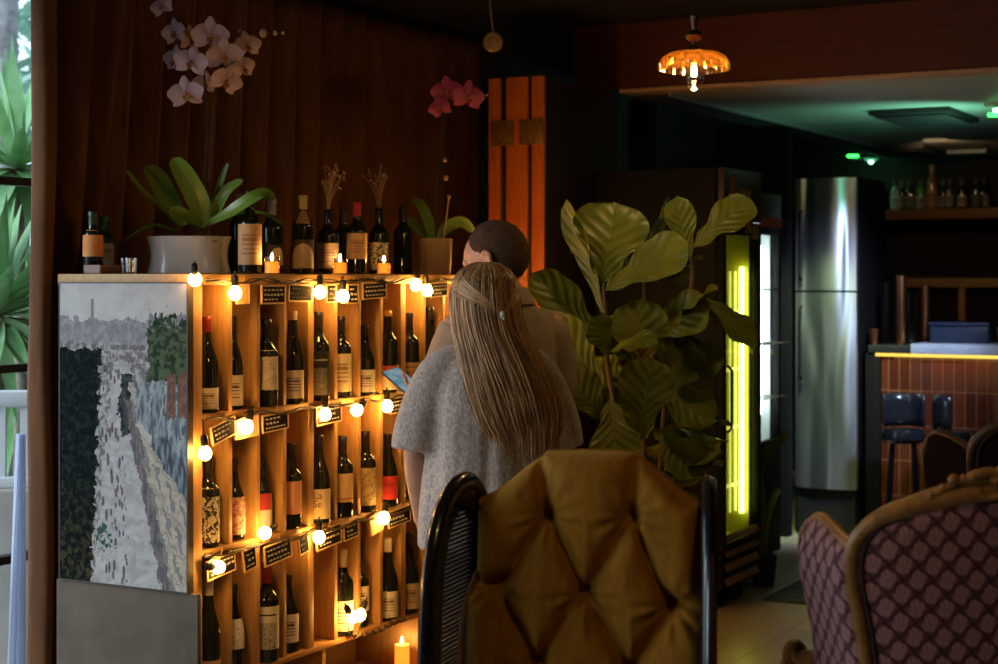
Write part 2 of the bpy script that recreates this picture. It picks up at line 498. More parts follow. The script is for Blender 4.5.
t = NT('grey_board'); co = t.coord('Object')
t.color(t.mix(t.noise(co, 5, 5, .6).sm(.35, .7), (.135, .108, .084), (.10, .082, .064))); t.set(**{'Roughness': .85, 'Specular IOR Level': .08})
b = B(); b.span((-3.775, 3.988, .003), (-3.205, 4.006, .535), .002); o = rk('lower_panel', b, t.m); o['label'] = 'plain grey-beige board'
# ---- the picture on the rack's end: a plain generic street view in oils
t = NT('canvas_paint')
u_, v_, _ = t.xyz(t.coord('UV'))
nz = t.noise(t.comb(u_, v_ * 1.8, 0), 16, 2, .5); nz2 = t.noise(t.comb(u_ + 3.1, v_ * 1.8 + 1.7, 0), 16, 2, .5)
U = u_ + (nz - .5) * .09; V = v_ + (nz2 - .5) * .06
big = t.noise(t.comb(u_, v_ * 1.8, 2), 4, 4, .6); fine = t.noise(t.comb(u_, v_ * 1.8, 5), 24, 2, .55, .6)
stroke = t.noise(t.comb(u_ * 1.2, v_ * 3.4, 1), 9, 2, .5, .8); vert = t.noise(t.comb(u_ * 4.5, v_ * 2, 1), 8, 2, .5)
sky = t.mix(big.sm(.35, .65), (.56, .50, .49), (.66, .62, .60)); sky = t.mix(stroke.sm(.4, .8) * .35, sky, (.74, .70, .68))
colr = sky
haze = t.mix(fine.sm(.35, .65), (.40, .36, .37), (.26, .25, .29))
roofl = t.noise(t.comb((u_ * 13).floor(), 3, 0), 1.3, 1) * .10 + .835
colr = t.mix((V - roofl).lt(0), colr, haze)
colr = t.mix((u_ - .265).abs().lt(.012 + .0) * V.lt(.95), colr, (.28, .27, .31))
colr = t.mix(V.lt(.80), colr, t.mix(fine.sm(.4, .6), (.50, .46, .43), (.21, .19, .21)))
row2 = ((v_ * 26).fract() - .5).abs().lt(.22) * V.lt(.80) * V.gt(.66) * vert.gt(.5)
colr = t.mix(row2 * .7, colr, (.16, .15, .17))
# road narrowing with distance
road = t.mix(stroke.sm(.3, .7), (.60, .56, .56), (.44, .41, .42)); road = t.mix(fine.sm(.55, .75) * .5, road, (.34, .30, .31))
rl = (U - (V * .22 + .27)).gt(0) * (V * -.36 + .80 - U).gt(0) * V.lt(.74)
colr = t.mix(rl, colr, road)
sc_ = V.inv() * .7 + .35
for k, (fx, fy, dens, wdt) in enumerate(((26, 15, .30, .095), (34, 24, .32, .07))):
    dots = t.voro(t.comb(u_ * fx + k * 5.3, v_ * fy, 0), 1.0)
    crowd = dots.lt(dens) * ((V * -.06 + .45 + .03 * k) - U).abs().lt(wdt) * V.lt(.72) * big.gt(.40 + .06 * k)
    colr = t.mix(crowd * .9, colr, t.mix(fine.sm(.45, .55), (.05, .07, .13), (.20, .11, .09)))
trk = t.mix(fine.sm(.40, .75), (.006, .009, .009), t.mix(V.sm(.05, .40), (.085, .075, .035), (.022, .038, .032)))
edge_n = (fine - .5) * .10
tr_ = ((V * .10 + .255) + edge_n - U).gt(0) * V.lt(.78)
colr = t.mix(tr_, colr, trk)
tr2 = (U - .70 + edge_n).gt(0) * (V - .885 + edge_n * 2).lt(0) * V.gt(.68)
colr = t.mix(tr2, colr, t.mix(fine.sm(.35, .65), (.025, .045, .025), (.12, .15, .08)))
tr3 = ((U - .535).abs() - .05 + edge_n).lt(0) * V.lt(.70) * V.gt(.50)
colr = t.mix(tr3, colr, t.mix(fine.sm(.4, .6), (.02, .03, .032), (.08, .09, .09)))
fac = (U - (V * -.50 + .88)).gt(0) * V.lt(.67)
wall_c = t.mix(stroke.sm(.35, .65), (.60, .50, .39), (.44, .37, .31)); wall_c = t.mix(fine.sm(.5, .75) * .6, wall_c, (.66, .60, .52))
slant = V + U * .62
wins = ((U * 15.0 + V * 7.5).fract() - .5).abs().lt(.20) * ((slant * 10.0).fract() - .5).abs().lt(.32)
colr = t.mix(fac, colr, wall_c)
colr = t.mix(fac * wins * .75, colr, (.19, .18, .21))
colr = t.mix(fac * ((slant * 10.0).fract() - .5).abs().gt(.46) * .6, colr, (.25, .22, .20))
walk = ((V * -.50 + .85) - U).abs().lt(.035) * V.lt(.62)
colr = t.mix(walk * .9, colr, t.mix(vert.sm(.4, .6), (.24, .18, .17), (.10, .10, .14)))
roof = (U - (V * -.28 + .78)).gt(0) * (V - (U * -.45 + .80)).gt(0) * V.lt(.68)
colr = t.mix(roof, colr, t.mix(vert.sm(.35, .65), (.33, .38, .41), (.12, .15, .18)))
colr = t.mix(roof * (((U * 11 - V * 4).fract() - .5).abs().lt(.10)) * .7, colr, (.50, .50, .48))
colr = t.mix(roof * ((V - (U * -.45 + .80)).lt(.03)), colr, (.55, .52, .48))
roof2 = (slant - .965).abs().lt(.055) * V.lt(.50) * U.gt(.74)
colr = t.mix(roof2, colr, t.mix(vert.sm(.35, .65), (.27, .31, .36), (.07, .08, .10)))
chim = U.gt(.83) * V.gt(.565) * V.lt(.70) * ((u_ * 12).fract().gt(.22))
colr = t.mix(chim, colr, t.mix(fine.sm(.4, .6), (.30, .12, .08), (.18, .09, .07)))
bush = ((U - .36).pow(2) + (V - .155).pow(2) * 2).lt(.004) * fine.gt(.5)
colr = t.mix(bush, colr, (.05, .12, .08))
hs = t.new('ShaderNodeHueSaturation'); hs.inputs['Value'].default_value = .74; hs.inputs['Saturation'].default_value = .95; t.link(colr, hs.inputs['Color']); t.color(hs.outputs[0]); t.set(**{'Roughness': .85, 'Specular IOR Level': .06}); t.bump(stroke * .6 + fine * .5, .35, .003)
pic = thing('street_painting', 'large oil painting of a pale city street hung on the rack end', 'painting', (-3.52, 4.0, .54))
b = B(); x0, x1, z0, z1 = -3.752, -3.240, .541, 1.480
b.add([(x0 + 3.52, -.021, z0 - .54), (x1 + 3.52, -.021, z0 - .54), (x1 + 3.52, -.021, z1 - .54), (x0 + 3.52, -.021, z1 - .54)], [(0, 1, 2, 3)], [(0, 0), (1, 0), (1, 1), (0, 1)])
b.build('canvas', t.m, pic, False)
b = B(); b.span((x0 + 3.52, -.020, z0 - .54), (x1 + 3.52, .006, z1 - .54)); b.build('stretcher', M('canvas_edge', (.45, .40, .36), .8), pic, False)
b = B()
for a, c in (((x0 - .004, -.022, z0 - .004), (x1 + .004, .006, z0)), ((x0 - .004, -.022, z1), (x1 + .004, .006, z1 + .004)), ((x0 - .004, -.022, z0), (x0, .006, z1)), ((x1, -.022, z0), (x1 + .004, .006, z1))):
    b.span((a[0] + 3.52, a[1], a[2] - .54), (c[0] + 3.52, c[1], c[2] - .54))
b.build('frame', M('thin_frame', (.03, .022, .02), .5), pic, False)

# ================================================================== bottles
def text_geo(txt, size):
    cu = bpy.data.curves.new('t', 'FONT'); cu.body = txt; cu.size = size; cu.align_x = 'CENTER'
    o = bpy.data.objects.new('t', cu); COL.objects.link(o)
    dg = bpy.context.evaluated_depsgraph_get(); dg.update()
    me = bpy.data.meshes.new_from_object(o.evaluated_get(dg))
    vs = [v.co.copy() for v in me.vertices]; fs = [tuple(p.vertices) for p in me.polygons]
    bpy.data.objects.remove(o); bpy.data.meshes.remove(me); bpy.data.curves.remove(cu)
    return vs, fs
def label_mat(c, acc, style):
    name = 'label_%s_%d' % (style, int(sum(c) * 1000) * 1000 + int(sum(acc) * 1000))
    if name in MATS: return MATS[name]
    t = NT(name); u, v, _ = t.xyz(t.coord('UV'))
    p = t.comb(u, v * 1.3, 0)
    if style == 'lines':
        ln = ((v * 9.0).fract() - .5).abs().lt(.20) * (u - .5).abs().lt(.26) * t.noise(t.comb(u * 30, (v * 9).floor() * 3, 0), 1.5, 1).gt(.42) * v.gt(.25) * v.lt(.80)
        big = (v - .62).abs().lt(.05) * (u - .5).abs().lt(.22) * t.noise(t.comb(u * 22, 1, 0), 1.6, 1).gt(.40)
        m = ln.mx(big)
    elif style == 'art':
        m = t.noise(p, 7, 3, .6, 1.2).sm(.47, .53)
    elif style == 'swirl':
        w = t.noise(p, 5, 2, .5, 2.5); m = ((w * 9).fract() - .5).abs().lt(.2) * v.lt(.62) * (u - .5).abs().lt(.30)
        m = m.mx((v - .80).abs().lt(.02) * (u - .5).abs().lt(.3))
    elif style == 'top':
        m = v.gt(.55) * (u - .5).abs().lt(.40)
    elif style == 'spots':
        m = t.voro(p, 9).lt(.27) * (v - .45).abs().lt(.28) * (u - .5).abs().lt(.22)
    elif style == 'arch':
        m = ((u - .5).pow(2) * 3 + v.pow(2)).sm(.72, .75)
    else:
        m = (v - .12).abs().lt(.03)
    t.color(t.mix(m, c, acc)); t.set(**{'Roughness': .7, 'Specular IOR Level': .3})
    MATS[name] = t.m; return t.m
CAPM = {}
def cap_mat(c):
    k = tuple(c)
    if k not in CAPM: CAPM[k] = M('capsule_%d' % len(CAPM), c, .35, .2)
    return CAPM[k]
def bottle_profile(kind, h, r):
    k = h / .30
    if kind == 'burgundy':
        return [(.001, .004), (r * .80, 0), (r, .006), (r, .135 * k), (r * .93, .158 * k), (r * .74, .185 * k), (r * .52, .212 * k), (.0160, .238 * k), (.0142, .262 * k), (.0138, h - .016), (.0155, h - .015), (.0155, h - .004), (.0125, h), (.001, h)]
    return [(.001, .004), (r * .85, 0), (r, .006), (r, .178 * k), (r * .96, .190 * k), (r * .80, .202 * k), (r * .55, .213 * k), (.0162, .226 * k), (.0145, .24 * k), (.0140, h - .016), (.0155, h - .015), (.0155, h - .004), (.0125, h), (.001, h)]
def bottle(loc, label, group, kind='bordeaux', h=.30, r=.0375, glass=None, cap=(.02, .015, .015), capl=.055, lab=None, zs=(.02, .12), style='lines', acc=(.12, .06, .05), text=None, span=R(165), face=None, name='wine_bottle', tone=None, medal=None):
    loc = Vector(loc)
    th = thing(name, label, 'bottle', loc, 0, group)
    b = B(); pr = bottle_profile(kind, h, r); b.lathe(pr, (0, 0, 0), 24)
    b.build('glass', glass or bottle_glass, th)
    if cap is not None:
        b = B(); b.lathe([(.0150, h - capl), (.0152, h - .017), (.0165, h - .016), (.0165, h - .003), (.014, h + .0008), (.001, h + .0008)], (0, 0, 0), 18); b.build('capsule', cap_mat(cap), th)
    a = math.atan2(-loc.y, -loc.x) if face is None else face
    def rad(z):
        for i in range(len(pr) - 1):
            if pr[i][1] <= z <= pr[i + 1][1] and pr[i + 1][1] > pr[i][1]:
                return pr[i][0] + (pr[i + 1][0] - pr[i][0]) * (z - pr[i][1]) / (pr[i + 1][1] - pr[i][1])
        return r
    if lab is not None:
        b = B(); n = 5
        b.lathe([(rad(zs[0] + (zs[1] - zs[0]) * i / n) + .0006, zs[0] + (zs[1] - zs[0]) * i / n) for i in range(n + 1)], (0, 0, 0), 20, a + span / 2, a - span / 2, True)
        lb = b.build('label', label_mat(lab, acc, style), th)
        if text:
            b = B()
            for tx, sz, zz, uo in text:
                vs, fs = text_geo(tx, sz)
                b.add([((rad(zz) + .0012) * math.cos(a - (p.x + uo) / r * -1 * -1), (rad(zz) + .0012) * math.sin(a - (p.x + uo) / r * -1 * -1), zz + p.y) if False else ((rad(zz) + .0012) * math.cos(a + (p.x + uo) / r), (rad(zz) + .0012) * math.sin(a + (p.x + uo) / r), zz + p.y) for p in vs], fs)
            b.build('lettering', M('label_ink', (.10, .03, .02), .7), lb, False)
    if medal:
        b = B(); b.lathe([(rad(medal[0]) + .0006, medal[0]), (rad(medal[0] + medal[1]) + .0006, medal[0] + medal[1])], (0, 0, 0), 10, a + R(45), a - R(45), True)
        b.build('neck_label', label_mat(medal[2], (.2, .1, .04), 'art'), th)
    return th
cream = (.62, .55, .43); white_l = (.66, .63, .57)
def rack_bottle(row, slot, right, label, **kw):
    u0, u1 = UD[slot], UD[slot + 1]
    yc = Y0 + (u0 + u1) / 2 + kw.pop('dy', 0)
    r = kw.get('r', .0375)
    px = right - r * F / 5.45
    p = onY(px, 400, yc)
    X = max(-3.47, min(-3.275, p.x))
    return bottle((X, yc, ZR[row] + .0005), label, 'wine bottles in the rack slots', **kw)
g = 'in the'
RB = rack_bottle
RB(0, 0, 218, 'wine bottle with bright red capsule and low cream label, top rack row', kind='burgundy', cap=(.22, .022, .024), capl=.062, lab=cream, zs=(.012, .078))
RB(0, 1, 243, 'dark sloped wine bottle with cream label, second slot of the top row', kind='burgundy', lab=cream, zs=(.012, .11))
RB(0, 2, 279, 'dark wine bottle with mottled grey-white tall label below the left black tag', h=.285, lab=(.55, .53, .48), zs=(.055, .185), style='art', acc=(.42, .38, .33))
RB(0, 3, 304, 'wine bottle with white capsule and cream label, fourth slot of the top row', kind='burgundy', h=.31, cap=(.66, .55, .36), capl=.03, lab=(.66, .58, .42), zs=(.018, .112), acc=(.16, .12, .28))
RB(0, 4, 332, 'all-black wine bottle with faint white pattern, top row middle', h=.305, lab=(.02, .02, .02), zs=(.02, .17), style='swirl', acc=(.30, .28, .24))
RB(0, 5, 352, 'wine bottle with tall cream label right of the all-black bottle', h=.285, lab=(.60, .52, .35), zs=(.022, .155), acc=(.25, .16, .08))
RB(0, 6, 376, 'sloped wine bottle with small white label, seventh slot of the top row', kind='burgundy', h=.25, lab=white_l, zs=(.012, .092))
RB(0, 7, 402, 'wine bottle with yellow capsule and red-cream label behind the phone', h=.30, cap=(.60, .42, .08), capl=.02, lab=(.62, .50, .40), zs=(.012, .10), style='top', acc=(.45, .10, .07))
RB(0, 8, 421, 'dark wine bottle with brown patterned label above the woman\'s shoulder', h=.29, lab=(.30, .20, .12), zs=(.02, .105), style='swirl', acc=(.04, .03, .02))
RB(0, 9, 442, 'plain dark wine bottle at the right end of the top row, by the woman\'s hair', kind='burgundy', h=.31)
RB(1, 0, 219, 'dark wine bottle with bold black-and-white drawing label, second row far left', h=.285, r=.036, lab=(.58, .52, .42), zs=(.015, .185), style='art', acc=(.03, .03, .03))
RB(1, 1, 245, 'dark wine bottle with pink-brown figured label, second row second slot', kind='burgundy', h=.26, lab=(.60, .44, .34), zs=(.02, .14), style='art', acc=(.40, .16, .12))
RB(1, 2, 272, 'wine bottle with half red half white label, second row', kind='burgundy', h=.25, lab=(.64, .60, .52), zs=(.015, .135), style='top', acc=(.45, .05, .04))
RB(1, 3, 302, 'wine bottle with pink and pale green picture label, second row', h=.285, lab=(.62, .30, .18), zs=(.05, .16), style='spots', acc=(.38, .42, .26))
RB(1, 4, 335, 'sloped wine bottle with cream label of big dark letters and a red blot', kind='burgundy', r=.041, lab=(.66, .52, .34), zs=(.016, .118), style='none', acc=(.66, .52, .34), span=R(150), text=[('La', .036, .085, -.004), ('Se', .034, .056, -.004)], medal=None)
RB(1, 5, 354, 'wine bottle with peach label over a dark base, right of the big-lettered one', h=.285, lab=(.62, .44, .24), zs=(.055, .155), style='none', acc=(.45, .16, .06))
RB(1, 6, 378, 'dark wine bottle with tan textured label, seventh slot of the second row', h=.29, lab=(.52, .40, .22), zs=(.026, .16), style='art', acc=(.34, .24, .12))
RB(1, 7, 399, 'wine bottle with bright red label beside the woman\'s forearm', kind='burgundy', h=.27, lab=(.58, .04, .04), zs=(.03, .115), style='lines', acc=(.25, .02, .02))
RB(2, 0, 220, 'wine bottle with white capsule at the bottom left corner of the rack', kind='burgundy', h=.315, cap=(.66, .60, .45), capl=.055, lab=(.60, .34, .24), zs=(.012, .065), style='none')
RB(2, 1, 244, 'dark wine bottle with white label and dark grape bunch, bottom row', kind='burgundy', h=.27, lab=white_l, zs=(.07, .165), style='spots', acc=(.16, .08, .07))
RB(2, 2, 281, 'big wine bottle with dark red capsule and white label with black swirl', h=.325, r=.041, cap=(.30, .02, .025), capl=.07, lab=(.68, .63, .52), zs=(.045, .185), style='swirl', acc=(.03, .03, .03))
RB(2, 3, 299, 'wine bottle with plain white label right of the big red-capped one, bottom row', kind='burgundy', h=.26, lab=white_l, zs=(.035, .13))
RB(2, 5, 357, 'wine bottle with white capsule behind the pair of low bulbs', h=.30, cap=(.55, .45, .30), capl=.06, lab=(.66, .56, .38), zs=(.02, .125))
RB(2, 6, 370, 'half-hidden wine bottle with cream label right of the low bulbs', h=.27, lab=cream, zs=(.06, .15))
RB(2, 7, 403, 'wine bottle with long white capsule and white label, bottom row right', kind='burgundy', h=.30, cap=(.68, .60, .44), capl=.075, lab=white_l, zs=(.014, .11))
RB(2, 8, 424, 'black sloped wine bottle in the last visible slot beside the dark chair', kind='burgundy', h=.30, lab=(.46, .38, .26), zs=(.02, .115))

# bottles standing on the rack
ZTOP = 1.5105
def top_bottle(px, X, label, **kw):
    p = onX(px, 270, X)
    return bottle((p.x, p.y, ZTOP), label, 'bottles standing on the rack', **kw)
TB = top_bottle
TB(250, -3.36, 'dark bottle with tall glowing orange label right of the white planter', h=.275, r=.039, lab=(.60, .36, .18), zs=(.03, .165), acc=(.35, .16, .07))
TB(272, -3.42, 'dark bottle with grey capsule behind the left candle on the rack', h=.26, lab=(.52, .36, .2), zs=(.03, .10), style='arch', acc=(.04, .03, .02), cap=(.25, .24, .25), face=R(-20), span=R(110))
TB(303, -3.37, 'bottle with gold capsule, emblem and slanted pale label on the rack', h=.275, cap=(.50, .34, .12), capl=.05, lab=(.56, .40, .24), zs=(.02, .12), style='arch', acc=(.05, .03, .02), medal=(.175, .045, (.45, .3, .12)))
TB(328, -3.36, 'dark bottle with dim brown label holding dried flowers, left of the middle candle', h=.23, cap=None, lab=(.28, .18, .12), zs=(.02, .11))
TB(357, -3.36, 'bottle with half white half red capsule and orange label behind the middle candle', h=.262, cap=(.42, .03, .05), capl=.05, lab=(.62, .36, .18), zs=(.055, .15), acc=(.4, .18, .09))
TB(379, -3.40, 'dark bottle with ornate floral label and dried flowers behind the right candle', h=.25, cap=None, lab=(.50, .40, .26), zs=(.015, .12), style='art', acc=(.06, .05, .04))
TB(403, -3.42, 'plain black bottle left of the terracotta orchid pot', h=.265)
TB(343, -3.47, 'plain dark bottle at the back between the middle candle and the floral bottle', h=.24)
TB(240, -3.55, 'black bottle with brown capsule farthest back beside the white planter', h=.28, cap=(.18, .09, .05))
TB(93, -3.70, 'small black bottle with orange-red label on the left tray of the rack', h=.20, r=.032, lab=(.75, .20, .05), zs=(.055, .14), style='art', acc=(.55, .30, .12), cap=(.02, .05, .03))
TB(104, -3.77, 'small dark green bottle with dim grey label behind the orange-labelled one', h=.19, r=.032, glass=bottle_green, lab=(.28, .27, .26), zs=(.03, .10), cap=(.02, .06, .04))
# white half of the split capsule
# dried flowers
dry = M('dried_flower', (.45, .30, .17), .9, c2=(.30, .17, .09), ns=40)
def dried(px, X, py_, n, sp, label, seed):
    p = onX(px, 200, X); rnd = random.Random(seed); zt = onX(px, py_, X).z
    th = thing('dried_flowers', label, 'dried flowers', (p.x, p.y, ZTOP + .20))
    b = B(); c = B()
    for i in range(n):
        q = Vector((rnd.gauss(0, sp), rnd.gauss(0, sp), zt - ZTOP - .20 + rnd.gauss(0, sp * 1.1)))
        b.tube(catmull([(0, 0, 0), (q.x * .3, q.y * .3, q.z * .6), q], 3), .0012, 5)
        for k in range(5):
            d = Vector((rnd.gauss(0, 1), rnd.gauss(0, 1), rnd.gauss(.6, 1))).normalized(); x_, y_, _ = frame_of(d)
            L = rnd.uniform(.012, .022)
            c.add([q, q + d * L * .6 + x_ * L * .35, q + d * L, q + d * L * .6 - x_ * L * .35], [(0, 1, 2, 3)])
    b.build('stem', dry, th); c.build('blossom', dry, th, False)
dried(328, -3.36, 177, 16, .02, 'tan dried flower spray above the bottle left of the middle candle', 2)
dried(379, -3.40, 178, 14, .022, 'dim dried flower spray above the floral-label bottle', 5)

# candles
flame_m = emat('flame', (1, .58, .18), 260)
wax_m = NT('candle_wax').set(**{'Base Color': rgb((.85, .42, .10)), 'Roughness': .5, 'Emission Color': rgb((1, .27, .02)), 'Emission Strength': 1.5}).m  # emission stands in for flame light shining through the wax
t = NT('clear_glass')
tr = t.new('ShaderNodeBsdfTransparent'); tr.inputs[0].default_value = (.95, .93, .9, 1)
gl = t.new('ShaderNodeBsdfGlossy'); gl.inputs['Roughness'].default_value = .05
lw = t.new('ShaderNodeLayerWeight'); lw.inputs[0].default_value = .25
mx = t.new('ShaderNodeMixShader'); t.link(lw.outputs['Facing'], mx.inputs[0]); t.link(tr.outputs[0], mx.inputs[1]); t.link(gl.outputs[0], mx.inputs[2]); t.link(mx.outputs[0], t.out.inputs[0])
glass_m = t.m
def candle(loc, label, r=.026, h=.040, glass=True, flame=True):
    th = thing('candle', label, 'candle', loc, 0, 'lit candles')
    b = B(); b.lathe([(.001, .003), (r - .003, .003), (r - .0025, .006), (r - .0025, h), (r - .008, h - .002), (.001, h - .003)], (0, 0, 0), 20); b.build('wax', wax_m, th)
    if glass:
        b = B(); b.lathe([(.001, 0), (r - .001, 0), (r, .003), (r, h + .016), (r - .0015, h + .016), (r - .0015, .0028), (.001, .0028)], (0, 0, 0), 24); b.build('glass_cup', glass_m, th)
    b = B(); b.tube([(0, 0, h - .003), (.0006, 0, h + .006)], .0009, 5); b.build('wick', black_plastic, th)
    b = B(); b.lathe([(.0005, h + .003), (.0038, h + .008), (.0046, h + .013), (.003, h + .021), (.0004, h + .030)], (0, 0, 0), 10); b.build('flame', flame_m, th)
    return th
for px, X, lb in ((272, -3.29, 'lit candle in a glass in front of the orange-label bottle, leftmost on the rack'), (340, -3.29, 'lit candle in a glass in the middle of the rack top'), (384, -3.29, 'lit candle in a glass on the rack top, right of the floral bottle')):
    p = onX(px, 270, X); candle((p.x, p.y, ZTOP), lb)
p = onX(402, 655, -3.295); candle((p.x, p.y, .0205), 'stout glowing candle low in the open base of the rack', .030, .10, False)

# tray with small glasses at the left
p = onX(106, 270, -3.66)
th = thing('serving_tray', 'small dark wooden tray under the bottles at the left of the rack top', 'tray', (p.x, p.y, ZTOP))
# the bottles there stand in front of it
b = B(); b.span((-.04, -.06, 0), (.03, .06, .004), .002); b.build('base', M('tray_wood', (.16, .06, .03), .4), th)
b = B(); b.span((.026, -.06, .004), (.03, .06, .028), .001); b.span((-.04, -.06, .004), (-.036, .06, .028), .001); b.span((-.036, .056, .004), (.026, .06, .028)); b.span((-.036, -.06, .004), (.026, -.056, .028)); b.build('rim', MATS['tray_wood'], th)
for i, (px, X) in enumerate(((126, -3.58), (131, -3.50))):
    p = onX(px, 268, X)
    o = B().lathe([(.001, 0), (.014, 0), (.016, .004), (.019, .05), (.0175, .05), (.0145, .006), (.001, .006)], (0, 0, 0), 18).build('shot_glass', glass_m); o.location = (p.x, p.y, ZTOP)
    tag(o, ['small empty shot glass just right of the dark tray', 'small empty shot glass nearest the white planter'][i], 'glass', 'shot glasses by the planter')

# ================================================================== string lights
t = NT('bulb_glow'); t.set(**{'Base Color': rgb((0, 0, 0)), 'Emission Color': rgb((1, .47, .10)), 'Emission Strength': 92.0, 'Specular IOR Level': 0})
bulb_m = t.m
wire_m = M('brown_wire', (.05, .028, .015), .5)
def string_lights(label, pts, y0, y1, zw, seed, extra=()):
    rnd = random.Random(seed)
    th = thing('string_lights', label, 'string lights', (-3.225, (y0 + y1) / 2, zw), 0, 'strings of bulbs along the rack')
    O = Vector((-3.225, (y0 + y1) / 2, zw))
    bs = [onX(px, py, -3.205) for px, py, _ in pts] + [Vector(e) for e in extra]
    pts = list(pts) + [(0, 0, (0, .2, 1))] * len(extra)
    b = B()
    for k in range(3):
        P = []; n = 46; ph = rnd.uniform(0, 6)
        for i in range(n + 1):
            y = y0 + (y1 - y0) * i / n
            sag = .010 * math.sin((y - y0) / .295 * PI) ** 2
            a = ph + i * 1.15
            P.append(Vector((-3.214 + .005 * math.cos(a) + .002 * k, y, zw - sag + .006 * math.sin(a) + .006 * noise.noise(Vector((i * .3, k, seed))))) - O)
        b.tube(P, .0026, 6)
    b.build('wire', wire_m, th)
    for (px, py, d), q in zip(pts, bs):
        d = Vector(d).normalized()
        M4 = Matrix.Translation(q - O) @ d.to_track_quat('Z', 'Y').to_matrix().to_4x4()
        s_ = B(); s_.lathe([(.001, .022), (.010, .022), (.011, .026), (.012, .048), (.009, .056), (.001, .057)], (0, 0, 0), 12).xform(M4)
        e = M4 @ Vector((0, 0, .056)); top = Vector((-3.214 if q.x > -3.25 else -3.24, min(q.y, 5.885), zw if q.x > -3.25 else zw + .04)) - O
        s_.tube(catmull([e, e + (M4.to_3x3() @ Vector((0, 0, 1))) * .012, top], 4), .0022, 6)
        so = s_.build('socket', black_plastic, th)
        l_ = B(); l_.lathe([(.0005, -.0235), (.009, -.0215), (.0165, -.015), (.0205, -.005), (.020, .004), (.015, .014), (.009, .021), (.0085, .024), (.0005, .024)], (0, 0, 0), 16).xform(M4)
        l_.build('bulb', bulb_m, th)
up = (0, 0, 1)
string_lights('string of warm bulbs along the top edge of the wine rack', [(195, 279, (.3, -.4, .6)), (235, 293, up), (320, 292, up), (343, 296, up), (416, 285, (0, .3, 1)), (427, 290, (0, -.2, 1)), (464, 292, up), (476, 294, up), (484, 288, up)], 4.03, 5.87, 1.492, 1, ((-3.29, 5.93, 1.50), (-3.325, 5.93, 1.50), (-3.36, 5.94, 1.50)))  # hidden bulbs at the far end, here and below, added to light the column
string_lights('string of warm bulbs between the first and second rack rows', [(205, 453, (0, -.1, 1)), (247, 427, (.1, .3, .9)), (325, 414, up), (357, 410, (0, .8, .4)), (387, 406, up), (440, 398, up), (470, 394, up)], 4.03, 5.8, 1.066, 2)
string_lights('string of warm bulbs between the second and third rack rows', [(218, 567, (0, -1, .15)), (265, 533, (0, .9, .2)), (319, 537, up), (384, 518, (0, .3, 1)), (452, 500, up)], 4.03, 5.8, .646, 3)
string_lights('short string of two bulbs dangling low at the foot of the rack', [(352, 617, (0, -.5, .6)), (360, 615, (0, .5, .6))], 4.85, 5.2, .245, 4)

# ================================================================== chalk tags
slate = M('chalk_slate', (.018, .016, .015), .95, c2=(.03, .027, .025), ns=30, spec=.05)
chalk = M('chalk', (.62, .60, .56), .9)
tagwood = M('tag_wood', (.62, .42, .20), .6, c2=(.5, .32, .14), ns=20)
def chalk_tag(x0, y0, x1, y1, tilt, label, blank=False, thick=True):
    a = onX(x0, (y0 + y1) / 2, -3.229); c = onX(x1, (y0 + y1) / 2, -3.229)
    w = c.y - a.y; h = (y1 - y0 + 2) / F * ((a - Vector((0, 0, 1.5))).length)
    ctr = (a + c) / 2
    th = thing('chalkboard_tag', label, 'tag', ctr, 0, 'framed chalk tags on the rack')
    Rm = Matrix.Rotation(R(tilt), 4, 'X')
    f = .005
    b = B(); b.span((-.0025, -w / 2 + f, -h / 2 + f), (.0025, w / 2 - f, h / 2 - f)); b.xform(Rm)
    b.build('board', tagwood if blank else slate, th, False)
    b = B()
    for p, q in (((-w / 2, -h / 2), (w / 2, -h / 2 + f)), ((-w / 2, h / 2 - f), (w / 2, h / 2)), ((-w / 2, -h / 2 + f), (-w / 2 + f, h / 2 - f)), ((w / 2 - f, -h / 2 + f), (w / 2, h / 2 - f))):
        b.span((-.004, p[0], p[1]), (.004, q[0], q[1]), .001)
    b.xform(Rm); b.build('frame', tagwood, th, False)
    if not blank:
        rnd = random.Random(int(x0 * 7 + y0)); b = B()
        nl = 3
        for l in range(nl):
            z = h / 2 - f - (l + .75) * (h - 2 * f) / (nl + .4)
            y = -w / 2 + f + .006 + rnd.uniform(0, .012); ye = w / 2 - f - .006 - rnd.uniform(0, w * .35)
            while y < ye:
                L = rnd.uniform(.008, .02); P = []
                n = 8
                for i in range(n + 1):
                    P.append((.0030, y + L * i / n, z + .0030 * math.sin(i * 2.2 + rnd.uniform(0, 1.2)) * (1 if l != 1 else 1.4)))
                b.tube(P, .0009, 4); y += L + .005
        b.xform(Rm); b.build('chalk_writing', chalk, th, False)
    b = B(); b.tube([Rm @ Vector((0, 0, h / 2)), (.004, 0, h / 2 + .012), (.006, .002, h / 2 + .022)], .0012, 5); b.build('cord', tagwood, th)
